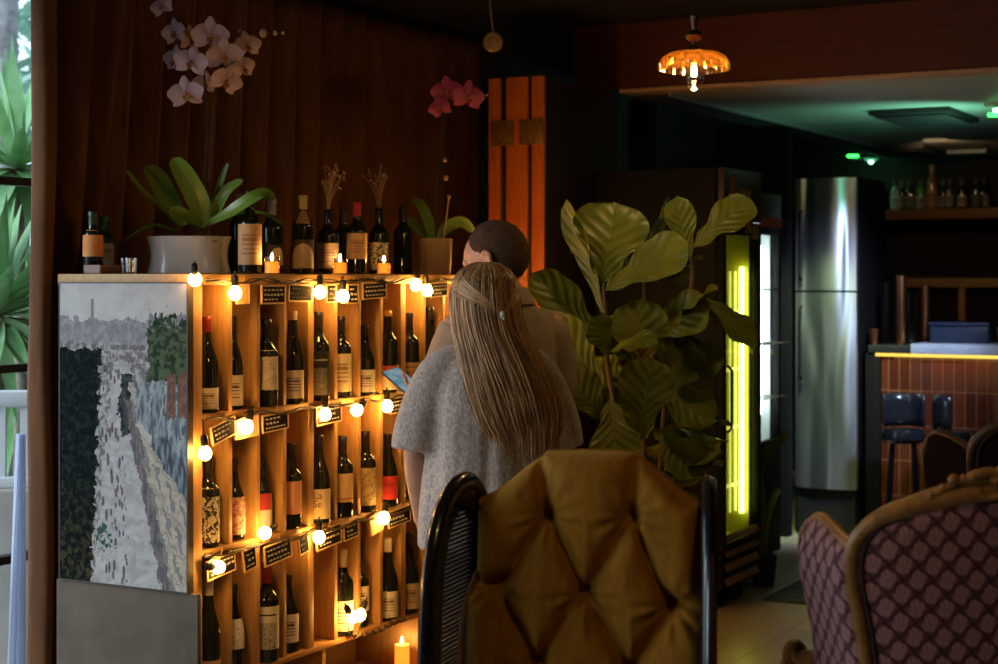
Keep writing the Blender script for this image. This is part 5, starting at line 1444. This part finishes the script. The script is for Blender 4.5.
HL = [ # base px, tip px, depth of base and tip, half width, normal mix (right, up, toward viewer)
 ((603, 284), (614, 202), -.08, -.06, .135, (.1, .15, 1), .0, .05),
 ((607, 291), (686, 240), -.12, -.20, .085, (-.15, .5, 1), .05, .10),
 ((604, 318), (564, 200), -.10, -.05, .055, (-.9, .1, .6), .05, .3),
 ((607, 350), (655, 335), -.12, -.22, .065, (0, 1, .6), .3, .1),
 ((607, 355), (594, 318), -.16, -.25, .060, (.5, .3, 1), .1, .1),
 ((604, 345), (540, 268), .02, .0, .085, (-.2, .7, .5), .25, .1),
 ((604, 390), (552, 318), -.12, -.14, .080, (-.3, .2, 1), .1, .1),
 ((606, 420), (566, 372), -.1, -.2, .080, (-.2, .4, 1), .1, .1),
 ((610, 400), (618, 470), -.14, -.25, .090, (0, .6, 1), .1, .1),
 ((640, 430), (602, 447), -.1, -.22, .075, (-.1, .8, .7), .2, .1),
 ((690, 258), (676, 198), -.05, -.12, .055, (-.3, .3, 1), .15, .1),
 ((693, 248), (752, 200), .02, .06, .075, (.5, .9, .5), .05, .1),
 ((688, 290), (662, 248), -.08, -.16, .055, (-.2, .3, 1), .2, .1),
 ((690, 290), (764, 335), 0, -.05, .085, (.2, .8, .5), .30, .1),
 ((672, 330), (718, 372), -.05, -.12, .090, (.2, .7, .6), .2, .1),
 ((640, 250), (668, 200), .14, .24, .080, (0, -.9, .5), .0, .1),
 ((645, 340), (705, 300), -.1, -.2, .090, (.1, .6, .8), .15, .1),
 ((650, 380), (714, 420), -.1, -.2, .100, (.1, .8, .6), .2, .1),
 ((640, 380), (640, 300), -.08, -.16, .100, (0, .3, 1), .1, .1),
 ((655, 430), (704, 470), -.1, -.25, .100, (.1, .8, .6), .2, .1),
 ((640, 440), (650, 360), -.1, -.22, .100, (.1, .5, 1), .1, .1),
 ((645, 470), (600, 500), -.1, -.2, .090, (-.1, .8, .6), .2, .1),
 ((650, 480), (700, 530), -.1, -.2, .095, (.1, .8, .6), .2, .1),
 ((660, 400), (690, 340), -.05, -.1, .095, (.1, .4, 1), .1, .1)]
b = B()
for i, (p, q_, d0, d1, w, nm, curl, cup) in enumerate(HL):
    fig_leaf(b, fp(p[0], p[1], d0), fp(q_[0], q_[1], d1), w, rt * nm[0] + upz * nm[1] + view * nm[2], curl, cup, i * 1.7)
rnd = random.Random(12)
for i in range(75):
    a = rnd.uniform(0, 2 * PI); z = rnd.uniform(.55, 1.55)
    base = Vector((.03 * math.cos(a), .03 * math.sin(a), z)); e = rnd.uniform(-.2, .7)
    L = rnd.uniform(.22, .32)
    dv = Vector((math.cos(a) * math.cos(e), math.sin(a) * math.cos(e), math.sin(e)))
    base = base + dv * .07
    # leaves fill the far side and the middle of the crown
    if dv.dot(view) > .6 or abs(dv.dot(rt)) > .72: continue
    fig_leaf(b, base, base + dv * L, rnd.uniform(.085, .11), upz + dv * .2 + view * .4, .2, .1, i)
b.build('foliage', fig_m, fig, True, 180)

# ================================================================== people
def px_mat(o, fn):
    for p in o.data.polygons: p.material_index = fn(p.center)
skin = M('skin', (.50, .28, .19), .5, c2=(.46, .24, .16), ns=20)
lips = M('lips', (.40, .14, .12), .4); eye_w = M('eye_white', (.7, .68, .65), .2); iris = M('iris', (.05, .035, .025), .2)
def head_geo(b, c, fwd, s=1.0):
    # skull, jaw, nose, brow and ears; fwd is the facing direction (unit), c the centre of the skull
    f = Vector(fwd).normalized(); r_ = f.cross(Vector((0, 0, 1))).normalized(); u_ = r_.cross(f)
    M4 = Matrix((r_, f, u_)).transposed().to_4x4()
    def P(x, y, z): return Vector(c) + (r_ * x + f * y + u_ * z) * s
    b.ell(P(0, -.012, .018), (.074 * s, .096 * s, .092 * s), 20, 14, M4)
    b.ell(P(0, .030, -.045), (.058 * s, .062 * s, .072 * s), 18, 12, M4)
    b.ell(P(0, .055, -.088), (.026 * s, .026 * s, .022 * s), 12, 8, M4)
    b.limb([P(0, .086, .010), P(0, .104, -.022)], [.008 * s, .013 * s], 10)
    b.ell(P(-.011, .096, -.026), (.008 * s, .010 * s, .007 * s), 8, 6, M4); b.ell(P(.011, .096, -.026), (.008 * s, .010 * s, .007 * s), 8, 6, M4)
    b.limb([P(-.042, .066, .024), P(0, .082, .020), P(.042, .066, .024)], [.010 * s, .009 * s, .010 * s], 8)
    b.limb([P(-.020, .084, -.056), P(0, .090, -.055), P(.020, .084, -.056)], [.005 * s, .007 * s, .005 * s], 8)
    b.limb([P(-.018, .082, -.066), P(0, .087, -.067), P(.018, .082, -.066)], [.005 * s, .0075 * s, .005 * s], 8)
    for sx in (-1, 1):
        b.ell(P(sx * .031, .070, .002), (.013 * s, .012 * s, .012 * s), 12, 8, M4)
        b.ell(P(sx * .048, .052, -.026), (.018 * s, .020 * s, .016 * s), 10, 8, M4)
        E = [P(sx * .074, .0, .022), P(sx * .083, -.012, .030), P(sx * .086, -.024, .020), P(sx * .084, -.022, .0), P(sx * .078, -.008, -.026)]
        b.limb(catmull(E, 3), [.0065 * s] * 13, 8); b.ell(P(sx * .077, -.010, .004), (.006 * s, .014 * s, .022 * s), 8, 6, M4)
    return P
def finger(b, p, d, L, r, bend, axis):
    d = Vector(d).normalized(); P = [Vector(p)]
    for k, f in enumerate((.44, .31, .25)):
        P.append(P[-1] + d * L * f); d = Matrix.Rotation(bend * (.8 if k == 0 else 1.1), 3, axis) @ d
    b.limb(P, [r, r * .95, r * .88, r * .78], 10)
def hand(b, w, d, palm_n, side, bend, s=1.0):
    # w wrist, d along the hand, palm_n the palm's normal, side points to the thumb
    d = Vector(d).normalized(); n = Vector(palm_n); n = (n - d * n.dot(d)).normalized(); sd = Vector(side); sd = (sd - d * sd.dot(d) - n * sd.dot(n)).normalized()
    w = Vector(w)
    M4 = Matrix((sd, d, n)).transposed().to_4x4()
    b.ell(w + d * .045 * s, (.039 * s, .054 * s, .015 * s), 16, 10, M4)
    b.limb([w - d * .01, w + d * .03 * s], [.024 * s, .024 * s], 12)
    ax = d.cross(n).normalized()
    for k, (o_, L) in enumerate(((.030, .068), (.010, .076), (-.010, .070), (-.029, .056))):
        finger(b, w + d * (.082 - .004 * abs(k - 1)) * s + sd * o_ * s, d + sd * (o_ * 2.2), L * s, .0078 * s, bend * (1 + .1 * k), ax)
    tb = w + d * .022 * s + sd * .030 * s
    td = (d * .6 + sd * .75 + n * .25).normalized()
    b.limb([tb, tb + td * .034 * s, tb + (td * .7 + d * .5).normalized() * .060 * s + n * .006], [.0125 * s, .0105 * s, .0082 * s], 10)
def ring(c, rx, ry, n=28, rot=0, p=2.3):
    out = []
    for j in range(n):
        a = 2 * PI * j / n
        ca, sa = math.cos(a), math.sin(a)
        x = math.copysign(abs(ca) ** (2 / p), ca) * rx; y = math.copysign(abs(sa) ** (2 / p), sa) * ry
        out.append(Vector((c[0] + x * math.cos(rot) - y * math.sin(rot), c[1] + x * math.sin(rot) + y * math.cos(rot), c[2])))
    return out
# ---- woman, seen from behind (local +Y is where she faces)
q = PT(488, 500, 4.95)
W = thing('person', 'woman from behind with long fair hair and loose grey short-sleeved knit', 'person', (q.x, q.y, 0), YAW + R(8))
b = B()
hc = Vector((-.012, .045, 1.432)); P_h = head_geo(b, hc, (-.30, .9, -.30), 1.0)
b.limb([(0, .0, 1.27), (-.004, .02, 1.34), (-.01, .035, 1.39)], [.062, .052, .052], 16)
b.rings([ring((0, 0, z), rx, ry) for z, rx, ry in ((.80, .165, .11), (.86, .175, .115), (.95, .15, .10), (1.05, .14, .095), (1.13, .140, .095), (1.20, .125, .085), (1.25, .095, .07), (1.30, .055, .052))])
for sx in (-1, 1):
    sh = Vector((sx * .125, -.005, 1.210)); el = Vector((sx * .218, -.01, .985)); wr = Vector((sx * .195, .10, .80)) if sx < 0 else Vector((sx * .17, .17, .84))
    b.limb([sh, (sh + el) / 2, el], [.042, .042, .037], 14); b.limb([el, el + (wr - el) * .35, wr], [.037, .038, .025], 14)
    dd = (wr - el).normalized(); hand(b, wr + dd * .01, dd, (-sx, .1, 0), (0, 1, .2), R(16), .95)
    hip = Vector((sx * .085, 0, .82)); kn = Vector((sx * .09, .015, .45)); an = Vector((sx * .092, -.015, .085))
    b.limb([hip, (hip + kn) / 2, kn], [.085, .075, .055], 14); b.limb([kn, kn * .65 + an * .35 + Vector((0, -.012, 0)), an], [.054, .053, .036], 14)
    b.limb([an + Vector((0, -.02, -.035)), an + Vector((sx * .01, .12, -.055))], [.034, .026], 12)
body = b.build('body', [skin, lips, eye_w, iris], W); remesh_object(body, .0042, 5)
def face_idx(P, s=1.0):
    m = P(0, .09, -.061); e1, e2 = P(-.031, .078, .002), P(.031, .078, .002)
    def fn(c):
        if (c - m).length < .024 * s and abs((c - m).z) < .012 * s and (c - P(0, 0, 0)).length > .08: return 1
        for e in (e1, e2):
            dd = (c - e)
            if dd.length < .006 * s: return 3
            if abs(dd.z) < .006 * s and dd.length < .013 * s: return 2
        return 0
    return fn
px_mat(body, face_idx(P_h))
t = NT('grey_knit'); co = t.coord('Object')
n1 = t.noise(t.map(co, (1, 1, .5)), 150, 4, .7); n2 = t.noise(co, 9, 4, .6)
t.color(t.mix(n1.sm(.35, .65), t.mix(n2.sm(.3, .7), (.60, .50, .45), (.50, .415, .37)), (.30, .245, .22)))
t.set(**{'Roughness': .95, 'Sheen Weight': .3, 'Specular IOR Level': .1}); t.bump(t.noise(t.map(co, (1, 1, .6)), 260, 3), .5, .004); knit = t.m
b = B()
b.rings([ring((cx_, cy_, z), rx, ry, 40) for z, cx_, cy_, rx, ry in ((.70, 0, 0, .205, .150), (.71, 0, 0, .212, .156), (.80, 0, -.005, .208, .156), (.92, 0, -.008, .198, .150), (1.02, 0, -.008, .190, .142), (1.12, 0, -.008, .178, .132), (1.19, 0, -.006, .165, .118), (1.24, 0, 0, .140, .104), (1.285, 0, .008, .100, .086), (1.318, -.002, .014, .078, .070), (1.330, -.003, .016, .066, .062))])
for sx in (-1, 1):
    b.tube(catmull([(sx * .06, .0, 1.25), (sx * .135, .0, 1.222), (sx * .176, -.002, 1.14), (sx * .200, -.006, 1.05), (sx * .210, -.008, .985)], 4), [.058 + .024 * min(1, k / 12) for k in range(17)], 18)
sw = b.build('sweater', knit, W); remesh_object(sw, .009, 6)
for v in sw.data.vertices:
    p = v.co; a = math.atan2(p.y, p.x)
    fall = smoothstep(1.30, 1.05, p.z)
    d = (noise.noise(Vector((a * 2.6, p.z * 1.6, 3))) * .016 + noise.noise(Vector((a * 6, p.z * 3.5, 8))) * .006) * fall
    nrm = v.normal; v.co = p + Vector((nrm.x, nrm.y, nrm.z * .3)) * d
b = B()
b.rings([ring((0, 0, z), rx, ry) for z, rx, ry in ((.64, .17, .12), (.80, .180, .125), (.90, .172, .118))])
for sx in (-1, 1): b.limb([(sx * .088, 0, .80), (sx * .092, .01, .46), (sx * .094, -.012, .10)], [.096, .072, .058], 16)
tr_o = b.build('trousers', M('black_trousers', (.02, .02, .023), .9), W); remesh_object(tr_o, .010, 3)
for sx in (-1, 1):
    b = B(); b.limb([(sx * .093, -.045, .042), (sx * .097, .05, .040), (sx * .105, .125, .034)], [.041, .041, .034], 14); b.v = [Vector((p.x, p.y, max(.002, p.z))) for p in b.v]; b.build('shoe', black_plastic, W)
# hair: a closed mass with strands laid over it
HR = [ # z, cx, cy, rx, ry
 (1.545, -.005, .012, .006, .006), (1.540, -.006, .010, .034, .036), (1.522, -.008, .004, .066, .074), (1.49, -.010, -.002, .088, .102), (1.45, -.012, -.004, .096, .110), (1.40, -.010, -.012, .099, .110), (1.35, -.004, -.030, .101, .100), (1.30, .012, -.060, .110, .084), (1.25, .028, -.090, .120, .068), (1.20, .044, -.112, .126, .056), (1.15, .058, -.124, .128, .048), (1.10, .070, -.132, .124, .040), (1.06, .078, -.136, .114, .030), (1.035, .084, -.140, .098, .016)]
def hair_at(t_, a, off=0):
    k = t_ * (len(HR) - 1); i = min(len(HR) - 2, int(k)); f = k - i
    z, cx_, cy_, rx, ry = [HR[i][j] * (1 - f) + HR[i + 1][j] * f for j in range(5)]
    return Vector((cx_ + (rx + off) * math.cos(a), cy_ + (ry + off) * math.sin(a), z))
def hair_mat(name, c, c2):
    t = NT(name); co = t.coord('Object'); t.color(t.mix(t.noise(t.map(co, (5, 5, .6)), 18, 3).sm(.35, .65), c, c2)); t.set(**{'Roughness': .42, 'Specular IOR Level': .6}); return t.m
hm = [hair_mat('hair_brown', (.40, .205, .085), (.29, .15, .062)), hair_mat('hair_fair', (.70, .42, .20), (.56, .33, .155)), hair_mat('hair_dark', (.19, .105, .048), (.14, .075, .036))]
b = B(); NS = 96; rs = []
for i in range(40):
    t_ = i / 39; r_ = []
    for j in range(NS):
        a = 2 * PI * j / NS
        front = smoothstep(.35, .95, math.sin(a)) * smoothstep(.18, .32, t_)
        off = -.004 + .0035 * math.sin(a * 23 + 3 * math.sin(t_ * 4 + a * 2)) * smoothstep(0, .25, t_)
        p = hair_at(t_, a, off)
        if front > 0: p.y -= front * .075 * smoothstep(.2, .45, t_)
        r_.append(p)
    q_ = 1 - .75 * smoothstep(.55, .88, t_)
    cen = sum(r_, Vector()) / NS
    r_ = [Vector((cen.x + (p.x - cen.x) * (.55 + .45 * q_), cen.y + (p.y - cen.y) * q_ + .012 * (1 - q_), p.z)) for p in r_]
    rs.append(r_)
b.rings(rs[:35]); 
rnd = random.Random(5)
for i in range(950):
    a = rnd.uniform(PI * .86, PI * 2.14); b.cur = rnd.choice((0, 0, 1, 1, 2)); P = []; da = rnd.gauss(0, .20); off = rnd.uniform(-.002, .007); end = rnd.uniform(.80, 1.0)
    if rnd.random() < .45: end = rnd.uniform(.95, 1.15)
    n = 14; w_ = rnd.uniform(.0009, .0022); ph = rnd.uniform(0, 6)
    for k in range(n + 1):
        t_ = .02 + (end - .02) * k / n
        p = hair_at(min(1, t_), a + da * t_ + .05 * math.sin(t_ * 7 + ph) * t_, off + .003 * math.sin(t_ * 9 + ph))
        if t_ > 1: p.z -= (t_ - 1) * .5
        P.append(p)
    b.tube(P, [w_ * (1 - .75 * (k / n) ** 3) for k in range(n + 1)], 5)
# half-up locks drawn back to the clip
clip = hair_at(.40, PI * 1.60, .008); b.cur = 1
for i in range(46):
    a = (PI * .92 + rnd.uniform(0, .55)) if i % 2 else (PI * 2.08 - rnd.uniform(0, .35)); t0 = rnd.uniform(.16, .30); b.cur = rnd.choice((0, 1, 1)); P = []
    for k in range(9):
        f = k / 8; P.append(hair_at(t0 + (.40 - t0) * f ** 1.3, a + (PI * 1.60 - a) * f, .006 + .003 * math.sin(PI * f)) + Vector((0, 0, rnd.uniform(-.002, .002))))
    b.tube(P, [.0026] * 7 + [.002, .0012], 5)
hr_o = b.build('hair', hm, W, True, 180)
b = B(); b.ell(clip + Vector((0, -.004, 0)), (.007, .006, .012), 12, 8); b.ell(clip + Vector((.004, -.004, -.012)), (.005, .005, .005), 10, 6); b.build('hair_clip', M('pearl_clip', (.8, .78, .74), .25), hr_o)

# ---- man behind her, head bent to his left hand
q = PT(504, 500, 5.47)
MN = thing('person', 'man with short dark hair and beige shirt standing half behind the woman', 'person', (q.x, q.y, 0), YAW + R(36))
b = B()
hcm = Vector((-.008, .045, 1.545)); P_m = head_geo(b, hcm, (-.52, .80, -.30), 1.16)
b.limb([(0, -.02, 1.38), (-.004, .012, 1.46), (-.008, .035, 1.51)], [.075, .066, .062], 16)
b.rings([ring((0, 0, z), rx, ry) for z, rx, ry in ((.86, .16, .11), (.92, .17, .115), (1.05, .165, .11), (1.18, .18, .118), (1.30, .19, .11), (1.37, .15, .09), (1.41, .085, .07))])
ph_c = PT(402, 381, 5.16)
Mi = (Matrix.Translation((q.x, q.y, 0)) @ Matrix.Rotation(YAW + R(36), 4, 'Z')).inverted()
ph_l = Mi @ ph_c
for sx in (-1, 1):
    sh = Vector((sx * .19, -.005, 1.33))
    if sx < 0:
        wr = ph_l + Vector((.075, -.095, -.06)); el = Vector((-.245, .07, 1.08))
        # keep the upper arm and forearm at human lengths
        el = sh + (el - sh).normalized() * .29
        d_ = wr - el
        wr = el + d_.normalized() * min(d_.length, .30)
    else:
        el = Vector((.235, -.01, 1.05)); wr = Vector((.22, .13, .84))
    b.limb([sh, (sh + el) / 2, el], [.056, .050, .043], 14); b.limb([el, el + (wr - el) * .35, wr], [.042, .042, .028], 14)
    if sx < 0: 
        dd = (ph_l - wr).normalized(); hand(b, wr, dd, (.3, -.2, 1), (.9, .2, .3), R(24), 1.0); WRM = wr.copy(); DDM = dd.copy()
    else:
        dd = (wr - el).normalized(); hand(b, wr + dd * .01, dd, (-1, .1, 0), (0, 1, .2), R(16), 1.0)
    hip = Vector((sx * .09, 0, .88)); kn = Vector((sx * .10, .015, .48)); an = Vector((sx * .105, -.015, .09))
    b.limb([hip, (hip + kn) / 2, kn], [.09, .08, .06], 14); b.limb([kn, kn * .65 + an * .35 + Vector((0, -.012, 0)), an], [.058, .056, .040], 14)
    b.limb([an + Vector((0, -.02, -.035)), an + Vector((sx * .01, .13, -.055))], [.038, .030], 12)
bm_o = b.build('body', [skin, lips, eye_w, iris], MN); remesh_object(bm_o, .0042, 5); px_mat(bm_o, face_idx(P_m, 1.16))
# cropped hair: an uneven cap over the skull
f_ = Vector((-.52, .80, -.30)).normalized(); r_ = f_.cross(Vector((0, 0, 1))).normalized(); u_ = r_.cross(f_)
t = NT('cropped_hair'); co = t.coord('Object'); t.color(t.mix(t.noise(co, 260, 3, .7).sm(.42, .60), (.045, .026, .016), (.13, .075, .048))); t.set(**{'Roughness': .95, 'Specular IOR Level': .12}); t.bump(t.noise(co, 330, 3, .7), .8, .005); crop = t.m
b = B(); N1, N2 = 40, 56; rows = []
def cap_pt(al, be, off):
    # al from crown down, be round the head (0 = right, pi/2 = front)
    return P_m(0, -.012, .018) + r_ * (.074 * 1.16 + off) * math.sin(al) * math.cos(be) + f_ * (.096 * 1.16 + off) * math.sin(al) * math.sin(be) + u_ * (.092 * 1.16 + off) * math.cos(al)
for i in range(N1 + 1):
    row = []
    for j in range(N2):
        be = 2 * PI * j / N2
        fr_ = math.sin(be); lim = R(146) if fr_ < -.2 else (R(146) - (R(146) - R(78)) * smoothstep(-.2, .25, fr_)) if fr_ < .25 else R(78) - R(36) * smoothstep(.25, .9, fr_)
        al = .01 + (lim - .01) * i / N1
        edge = smoothstep(1.0, .80, i / N1)
        row.append(cap_pt(al, be, .001 + (.010 * smoothstep(.75, .2, i / N1) + .002) * edge + .0025 * noise.noise(Vector((math.cos(be) * 4 * math.sin(al), math.sin(be) * 4 * math.sin(al), al * 5))) * edge))
    rows.append(row)
b.rings(rows, True, False)
b.build('hair', crop, MN, True, 180)
t = NT('beige_shirt'); co = t.coord('Object'); t.color(t.mix(t.noise(co, 12, 4).sm(.3, .7), (.36, .27, .20), (.30, .22, .165))); t.set(**{'Roughness': .9}); t.bump(t.noise(co, 300, 3), .2, .002); shirt_m = t.m
b = B()
b.rings([ring((0, cy_, z), rx, ry, 40) for z, cy_, rx, ry in ((.78, 0, .188, .135), (.79, 0, .192, .138), (.92, 0, .190, .136), (1.06, 0, .186, .132), (1.20, 0, .178, .128), (1.31, -.002, .180, .118), (1.372, -.006, .150, .102), (1.405, -.008, .105, .088), (1.425, -.006, .080, .080))])
sl = Vector((-.19, -.005, 1.33)); ell_ = sl + (Vector((-.245, .07, 1.08)) - sl).normalized() * .23
b.limb([(-.13, 0, 1.33), (-.185, 0, 1.31), sl * .5 + ell_ * .5, ell_], [.070, .074, .070, .066], 18)
b.limb([(.13, 0, 1.33), (.185, 0, 1.31), (.212, -.005, 1.21), (.228, -.008, 1.12)], [.070, .074, .070, .066], 18)
sh_o = b.build('shirt', shirt_m, MN); remesh_object(sh_o, .009, 5)
for v in sh_o.data.vertices:
    p = v.co; a = math.atan2(p.y, p.x); v.co = p + v.normal * (noise.noise(Vector((a * 3, p.z * 5, 1))) * .010 * smoothstep(1.38, 1.25, p.z))
b = B(); rows = [ring((0, .002 + .010 * k, 1.420 + .024 * k), .086 - .005 * k, .086 - .004 * k, 40, 0, 2.1) for k in range(3)]
rows += [ring((0, .010, 1.460), .085, .087, 40, 0, 2.1), ring((0, -.004, 1.412), .104, .100, 40, 0, 2.1)]
b.rings(rows, True, False); b.build('collar', shirt_m, sh_o)
b = B(); b.rings([ring((0, 0, z), rx, ry) for z, rx, ry in ((.70, .172, .122), (.86, .180, .128), (.96, .172, .122))])
for sx in (-1, 1): b.limb([(sx * .092, 0, .86), (sx * .102, .01, .48), (sx * .106, -.012, .10)], [.100, .078, .062], 16)
o = b.build('trousers', M('dark_jeans', (.02, .022, .03), .9), MN); remesh_object(o, .010, 3)
for sx in (-1, 1):
    b = B(); b.limb([(sx * .106, -.05, .046), (sx * .11, .06, .044), (sx * .12, .15, .036)], [.045, .045, .036], 14); b.v = [Vector((p.x, p.y, max(.002, p.z))) for p in b.v]; b.build('shoe', black_plastic, MN)
# phone lying on his fingers
pw = (Matrix.Translation((q.x, q.y, 0)) @ Matrix.Rotation(YAW + R(36), 4, 'Z'))
hp = pw @ (WRM + DDM * .105)
th = thing('smartphone', 'smartphone with lit bluish screen held out between the couple and the rack', 'phone', ph_c)
lookn = (PT(497, 262, 5.4) - ph_c).normalized()
upd = (Vector((-SN, CS, 0)) * .6 + Vector((-CS, -SN, 0)) * .6 + Vector((0, 0, .45))).normalized()
nz_ = (Vector((0, 0, 1.0)) * .55 - Vector((-SN, CS, 0)) * .65 + rt * .35); nz_ = (nz_ - upd * nz_.dot(upd)).normalized(); sx_ = upd.cross(nz_)
Mp = Matrix((sx_, upd, nz_)).transposed().to_4x4()
b = B(); b.box((0, 0, 0), (.066, .136, .008), None, .006, 3); b.xform(Mp); b.build('case', black_plastic, th)
b = B(); b.box((0, 0, .0043), (.060, .126, .0006)); b.xform(Mp)
t = NT('phone_screen'); co = t.coord('Generated'); t.set(**{'Base Color': rgb((0, 0, 0)), 'Emission Strength': .65, 'Roughness': .1})
t.link(t.mix(t.noise(co, 3, 3).sm(.35, .65), (.10, .32, .45), (.35, .45, .48)), t.b.inputs['Emission Color']); b.build('screen', t.m, th, False)
# ================================================================== light and camera
w = bpy.data.worlds.new('sky'); sc.world = w; w.use_nodes = True
bg = w.node_tree.nodes['Background']; bg.inputs[0].default_value = (.66, .84, 1.0, 1); bg.inputs[1].default_value = 2.6
def area(name, loc, rot, sx, sy, e, col, portal=False):
    l = bpy.data.lights.new(name, 'AREA'); l.shape = 'RECTANGLE'; l.size = sx; l.size_y = sy; l.energy = e; l.color = col
    o = bpy.data.objects.new(name, l); COL.objects.link(o); o.location = loc; o.rotation_euler = rot
    if portal: l.cycles.is_portal = True
    return o
def point(name, loc, e, col, r=.05):
    l = bpy.data.lights.new(name, 'POINT'); l.energy = e; l.color = col; l.shadow_soft_size = r
    o = bpy.data.objects.new(name, l); COL.objects.link(o); o.location = loc; return o
def spot(name, loc, tgt, e, col, ang, r=.05, blend=.6):
    l = bpy.data.lights.new(name, 'SPOT'); l.energy = e; l.color = col; l.spot_size = R(ang); l.spot_blend = blend; l.shadow_soft_size = r
    o = bpy.data.objects.new(name, l); COL.objects.link(o); o.location = loc
    o.rotation_euler = (Vector(tgt) - Vector(loc)).to_track_quat('-Z', 'Y').to_euler(); return o
sl = bpy.data.lights.new('overcast_sun', 'SUN'); sl.energy = 2.5; sl.color = (1.0, .97, .95); sl.angle = R(35)
so_ = bpy.data.objects.new('overcast_sun', sl); COL.objects.link(so_); so_.location = (-8, 0, 5)
so_.rotation_euler = Vector((.55, .76, -.34)).to_track_quat('-Z', 'Y').to_euler()
# the room's other pendant, above and in front of the tufted chair (outside the frame)
q = PT(860, 0, 2.9); point('pendant_near', (q.x, q.y, 2.3), 11, (1, .62, .20), .06)
# glow of the crystal pendant
point('pendant_glow', LAMP + Vector((0, 0, -.11)), 6.5, (1, .62, .24), .03)
# no lamp here for the column; bulbs added past the rack end light it
# ceiling: green units, then two unseen spots added to brighten the fridge
point('green_unit_a', (l1.x, l1.y, 2.30), .5, (.15, 1, .45), .03)
spot('green_uplight', (l2.x - .15, l2.y, 1.95), (l2.x - .5, l2.y + .2, 2.39), 20, (.30, 1, .62), 125, .05, 1.0)
spot('fridge_fill_blue', (-1.5, 8.0, 2.33), (-2.85, 9.3, .95), 330, (.55, .68, 1.0), 50, .08, .8)  # added bluish fill for the fridge doors, no fixture
spot('fridge_fill_green', (-2.75, 8.4, 2.30), (-2.95, 9.3, .9), 190, (.72, 1.0, .45), 44, .06, .8)  # added greenish fill aimed at the fridge, no fixture
spot('shelf_downlight', DL + Vector((0, 0, -.02)), (DL.x, DL.y + 1.3, 1.9), 7, (1, .62, .32), 120, .04, .6)
area('bar_led_wash', ((bx0 + bx1) / 2 + .05, BY - .05, ztp - .085), (R(20), 0, 0), bx1 - bx0 - .2, .02, 1.5, (1, .60, .14))
cam = bpy.data.cameras.new('camera'); co_ = bpy.data.objects.new('camera', cam); COL.objects.link(co_)
co_.location = (0, 0, EYE); co_.rotation_euler = (R(90), 0, YAW)
cam.sensor_width = 36; cam.lens = F / 998 * 36; cam.shift_y = -(332 - HY) / 998
cam.dof.use_dof = True; cam.dof.focus_distance = 5.2; cam.dof.aperture_fstop = 3.2
cam.clip_start = .05; cam.clip_end = 100
sc.camera = co_
sc.view_settings.view_transform = 'Standard'; sc.view_settings.look = 'None'; sc.view_settings.gamma = 1; sc.view_settings.exposure = 0
sc.view_settings.use_curve_mapping = False
sc.cycles.use_denoising = True
sc.cycles.max_bounces = 8; sc.cycles.transparent_max_bounces = 16; sc.cycles.sample_clamp_indirect = 4
sc.cycles.caustics_reflective = False; sc.cycles.caustics_refractive = False
